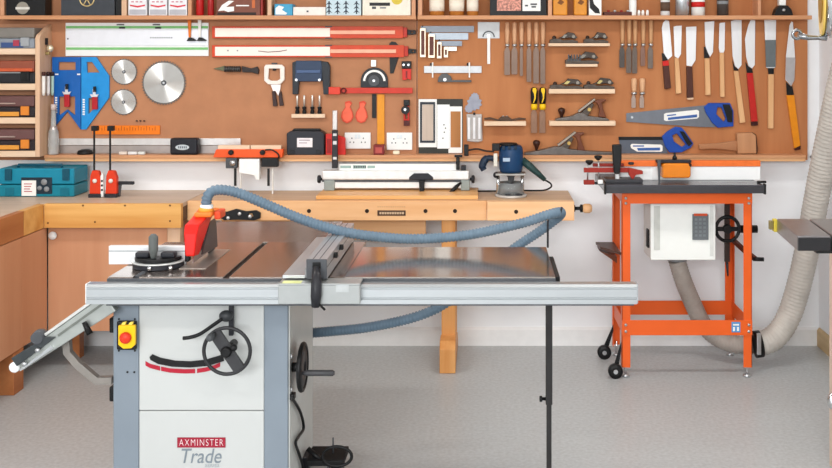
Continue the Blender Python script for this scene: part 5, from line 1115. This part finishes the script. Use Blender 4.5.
# red clamping jig on left end of router table
fj = thing('feather_clamp', 'red bar clamping jig with black knobs at left end of the router table', 'clamp', (X(612, 5.05), 5.05, ZR))
zc = ZR+.0006
MB().box(X(606, 5.0), X(643, 5.0), 5.0, 5.1, zc, zc+.018, .003).build('base', mat('#3a3a3e', .4), fj)
MB().pbox(584, 631, 168, 172.6, 5.04, .02, .002).build('front_bar', mat('#94281c', .4), fj); MB().pbox(593, 624, 163.6, 166.8, 5.07, .02, .002).build('rear_bar', mat('#8c2418', .38), fj)
MB().ppoly([(629, 168), (643, 171), (643, 174), (636, 175), (633, 180), (629, 175)], 5.03, .03, .002).build('red_block', mat('#9c2c1e', .4), fj)
MB().pbox(584, 594.6, 180.4, 184.8, 5.03, .03, .002).build('lower_jaw', mat('#8c2418', .38), fj)
for px in (587.6, 598.6): MB().cyl(P(px, 181, 5.05), P(px, 161, 5.05), .004, seg=8).build('screw', STEEL, fj)
for px, py in ((589.4, 162.6), (598.2, 158)): MB().lathe([(.006, -.012), (.018, 0), (.021, .008), (.016, .012), (0, .013)], (X(px, 5.05), 5.05, Z(py, 5.05)), 'z', 14).build('knob', BLACK, fj)
MB().pbox(594.8, 603.6, 182, 184.6, 5.04, .014, .002).build('slide_bar', DARK, fj)
MB().ppoly([(612.4, 145), (621.6, 144.4), (621.8, 158), (620, 174), (614.4, 174), (613, 160)], 5.015, .03, .005).build('black_handle', BLACK, fj)
MB().pbox(615.4, 619.4, 174.2, 180.8, 5.02, .02, .002).build('handle_post', mat('#c8c8c8', .3, .6), fj)
MB().lathe([(.012, 0), (.016, .006), (.012, .012)], P(631, 164.6, 5.05), 'z', 12).build('knob', DARK, fj)
MB().pbox(598, 603, 180, 184, 5.02, .016, .003).build('white_stop', WPLASTIC, fj)

# ---------------------------------------------------------------- grey extraction ducts
DUCT = mat('#c0bab2', .4, var=.08, scale=14)
dk = thing('extraction_duct', 'wide grey ribbed duct dropping along the right wall corner to the floor', 'duct', (1.6, 5.3, 0))
m_ = MB(); ribbed(m_, [P(854, 30, 4.72), P(840, 85, 4.8), P(829, 135, 4.9), P(818, 190, 5.0), P(808, 245, 5.1), P(797, 292, 5.16), P(786, 322, 5.18), P(772, 339, 5.16), P(756, 344.6, 5.15)], .062, .02, .07, 20); m_.build('hose', DUCT, dk)
MB().tube([P(761, 343.6, 5.15), P(754, 344.6, 5.15)], .067, 22).build('clamp_ring', BLACK, dk); MB().box(X(756, 5.09), X(760, 5.09), 5.065, 5.085, Z(353, 5.1), Z(332, 5.1), .003).build('clamp_buckle', STEEL, dk)
d2 = thing('extraction_duct', 'thinner grey-brown duct rising behind the orange legs to the white router box', 'duct', (1.1, 5.25, 0))
m_ = MB(); ribbed(m_, [(X(677, 5.2), 5.2, Z(266, 5.06)), P(683, 280, 5.21), P(693, 304, 5.25), P(703, 324, 5.27), P(716, 337, 5.26), P(732, 343.4, 5.21), P(746, 345, 5.17), P(752, 345, 5.155)], .046, .016, .07, 18); m_.build('hose', mat('#a39a92', .4, var=.08, scale=14), d2)

# ---------------------------------------------------------------- machine at the right edge
bs = thing('bandsaw', 'dark-topped machine with chrome arm and yellow round head cut off by the right edge', 'machine', (1.5, 3.65, 0))
ZB = 1.0
MB().prism([(1.052, 3.4), (1.081, 3.74), (1.193, 3.74), (1.164, 3.4)], ZB-.052, ZB, axis='z', b=.004).build('table', mat('#807c7c', .3, .6, .05), bs)
MB().prism([(1.171, 3.4), (1.2, 3.74), (1.6, 3.74), (1.6, 3.4)], ZB-.052, ZB, axis='z', b=.004).build('table', mat('#807c7c', .3, .6, .05), bs)
MB().box(1.12, 1.6, 3.41, 3.73, ZB-.062, ZB-.0525, .002).build('table_rib', BLACK, bs)
MB().box(1.053, 1.163, 3.394, 3.3995, ZB-.05, ZB-.006, .003).build('front_face', mat('#232224', .4), bs); MB().box(1.172, 1.6, 3.394, 3.3995, ZB-.05, ZB-.006, .003).build('front_face', mat('#232224', .4), bs)
MB().box(1.071, 1.086, 3.7405, 3.77, ZB-.05, ZB-.004, .002).build('rail_end', mat('#c8b440', .4), bs); MB().box(1.056, 1.0705, 3.745, 3.765, ZB-.042, ZB-.01, .002).build('rail_tip', mat('#7c7044', .4), bs)
MB().box(1.345, 1.78, 3.42, 3.95, .0006, .9, .006).build('base', mat('#d8bfae', .45), bs)
MB().box(1.3, 1.6, 3.5, 3.7, .9005, ZB-.0625).build('trunnion', DARK, bs)
MB().ball((1.338, 3.9, Z(401, 3.9)), .021, .8, .9, 1.5).build('base_knob', CHROME, bs)
MB().box(1.42, 1.62, 3.76, 3.9, .9005, 1.98, .006).build('column', mat('#d8bfae', .45), bs)
ya = 3.45; wc = Vector((X(827, ya), ya, Z(-2, ya)))
wc = Vector((1.166, 3.48, Z(-6, 3.48))); AN = -14.5
wl = MB().lathe([(.13, 0), (.15, .004), (.152, .022), (.148, .034), (.12, .042), (.03, .045)], wc, 'x', 40).rotz(wc, AN).build('round_head', CHROME, bs)
MB().lathe([(.147, -.008), (.147, -.0005), (.1, -.0005), (.1, -.006)], wc, 'x', 40).rotz(wc, AN).build('yellow_disc', mat('#ecc868', .3, .2), wl)
MB().lathe([(.0995, -.011), (.0995, -.0005), (.01, -.0005), (.01, -.011)], wc, 'x', 40).rotz(wc, AN).build('inner_disc', mat('#a07818', .35, .3), wl)
MB().cyl((wc.x+.04, wc.y, wc.z), (1.46, 3.78, wc.z), .03).build('head_arm', DGREY, bs)
ar = MB().tube([P(798, 35.5, ya), P(808, 37.6, ya), P(818, 37.6, ya), P(826, 37, ya)], [.012, .009, .008, .014], 12).build('chrome_arm', mat('#8e9092', .2, 1.0), wl)
MB().ring(P(797, 34.4, ya), .015, .0055, seg=18).build('arm_eye', mat('#8e9092', .2, 1.0), wl)

# ---------------------------------------------------------------- ceiling lights (added, unseen, fill the room from above)
def added_ceiling_light(x, y, label, power):
    r = thing('added_ceiling_light', label, 'added ceiling light', (x, y, ZC), 'added ceiling panel lights')
    MB().box(x-.62, x+.62, y-.17, y+.17, ZC-.05, ZC-.0005, .004).build('added_housing', WPLASTIC, r)
    l = bpy.data.lights.new('lamp', 'AREA'); l.shape = 'RECTANGLE'; l.size = 1.15; l.size_y = .28; l.energy = power; l.color = (1, .97, .93)
    o = bpy.data.objects.new('lamp', l); C.objects.link(o); o.parent = r; o.location = (0, 0, -.056)
PW = 15
for x, y, lb_ in ((-1.7, 3.9, 'added ceiling panel light above the saw, left'), (.7, 3.9, 'added ceiling panel light above the router table side'), (-1.7, 1.4, 'added ceiling panel light nearer the camera, left'), (.7, 1.4, 'added ceiling panel light nearer the camera, right')):
    added_ceiling_light(x, y, lb_, PW)

l = bpy.data.lights.new('front_fill', 'AREA'); l.shape = 'RECTANGLE'; l.size = 5.0; l.size_y = 1.5; l.energy = 300; l.color = (.96, .98, 1)
o = bpy.data.objects.new('front_fill', l); C.objects.link(o); o.location = (-1.8, -4.0, 2.75); o.rotation_euler = (PI/2, 0, 0)   # added unseen area lamp behind the camera, fills the room from the front

w = bpy.data.worlds.new('World'); bpy.context.scene.world = w; w.use_nodes = True
bg = w.node_tree.nodes['Background']; bg.inputs[0].default_value = (.96, .98, 1, 1); bg.inputs[1].default_value = .9

# ---------------------------------------------------------------- camera
cd = bpy.data.cameras.new('camera'); co = bpy.data.objects.new('camera', cd); C.objects.link(co)
co.location = (0, 0, H); co.rotation_euler = (PI/2, 0, 0)
cd.sensor_width = 36; cd.sensor_fit = 'HORIZONTAL'; cd.lens = F/832*36
cd.shift_x = -(VX-416)/832; cd.shift_y = (VY-234)/832
cd.clip_start = .05
sc_ = bpy.context.scene; sc_.camera = co
sc_.view_settings.view_transform = 'Standard'; sc_.view_settings.look = 'None'; sc_.view_settings.gamma = 1; sc_.view_settings.use_curve_mapping = False
sc_.view_settings.exposure = 0.36
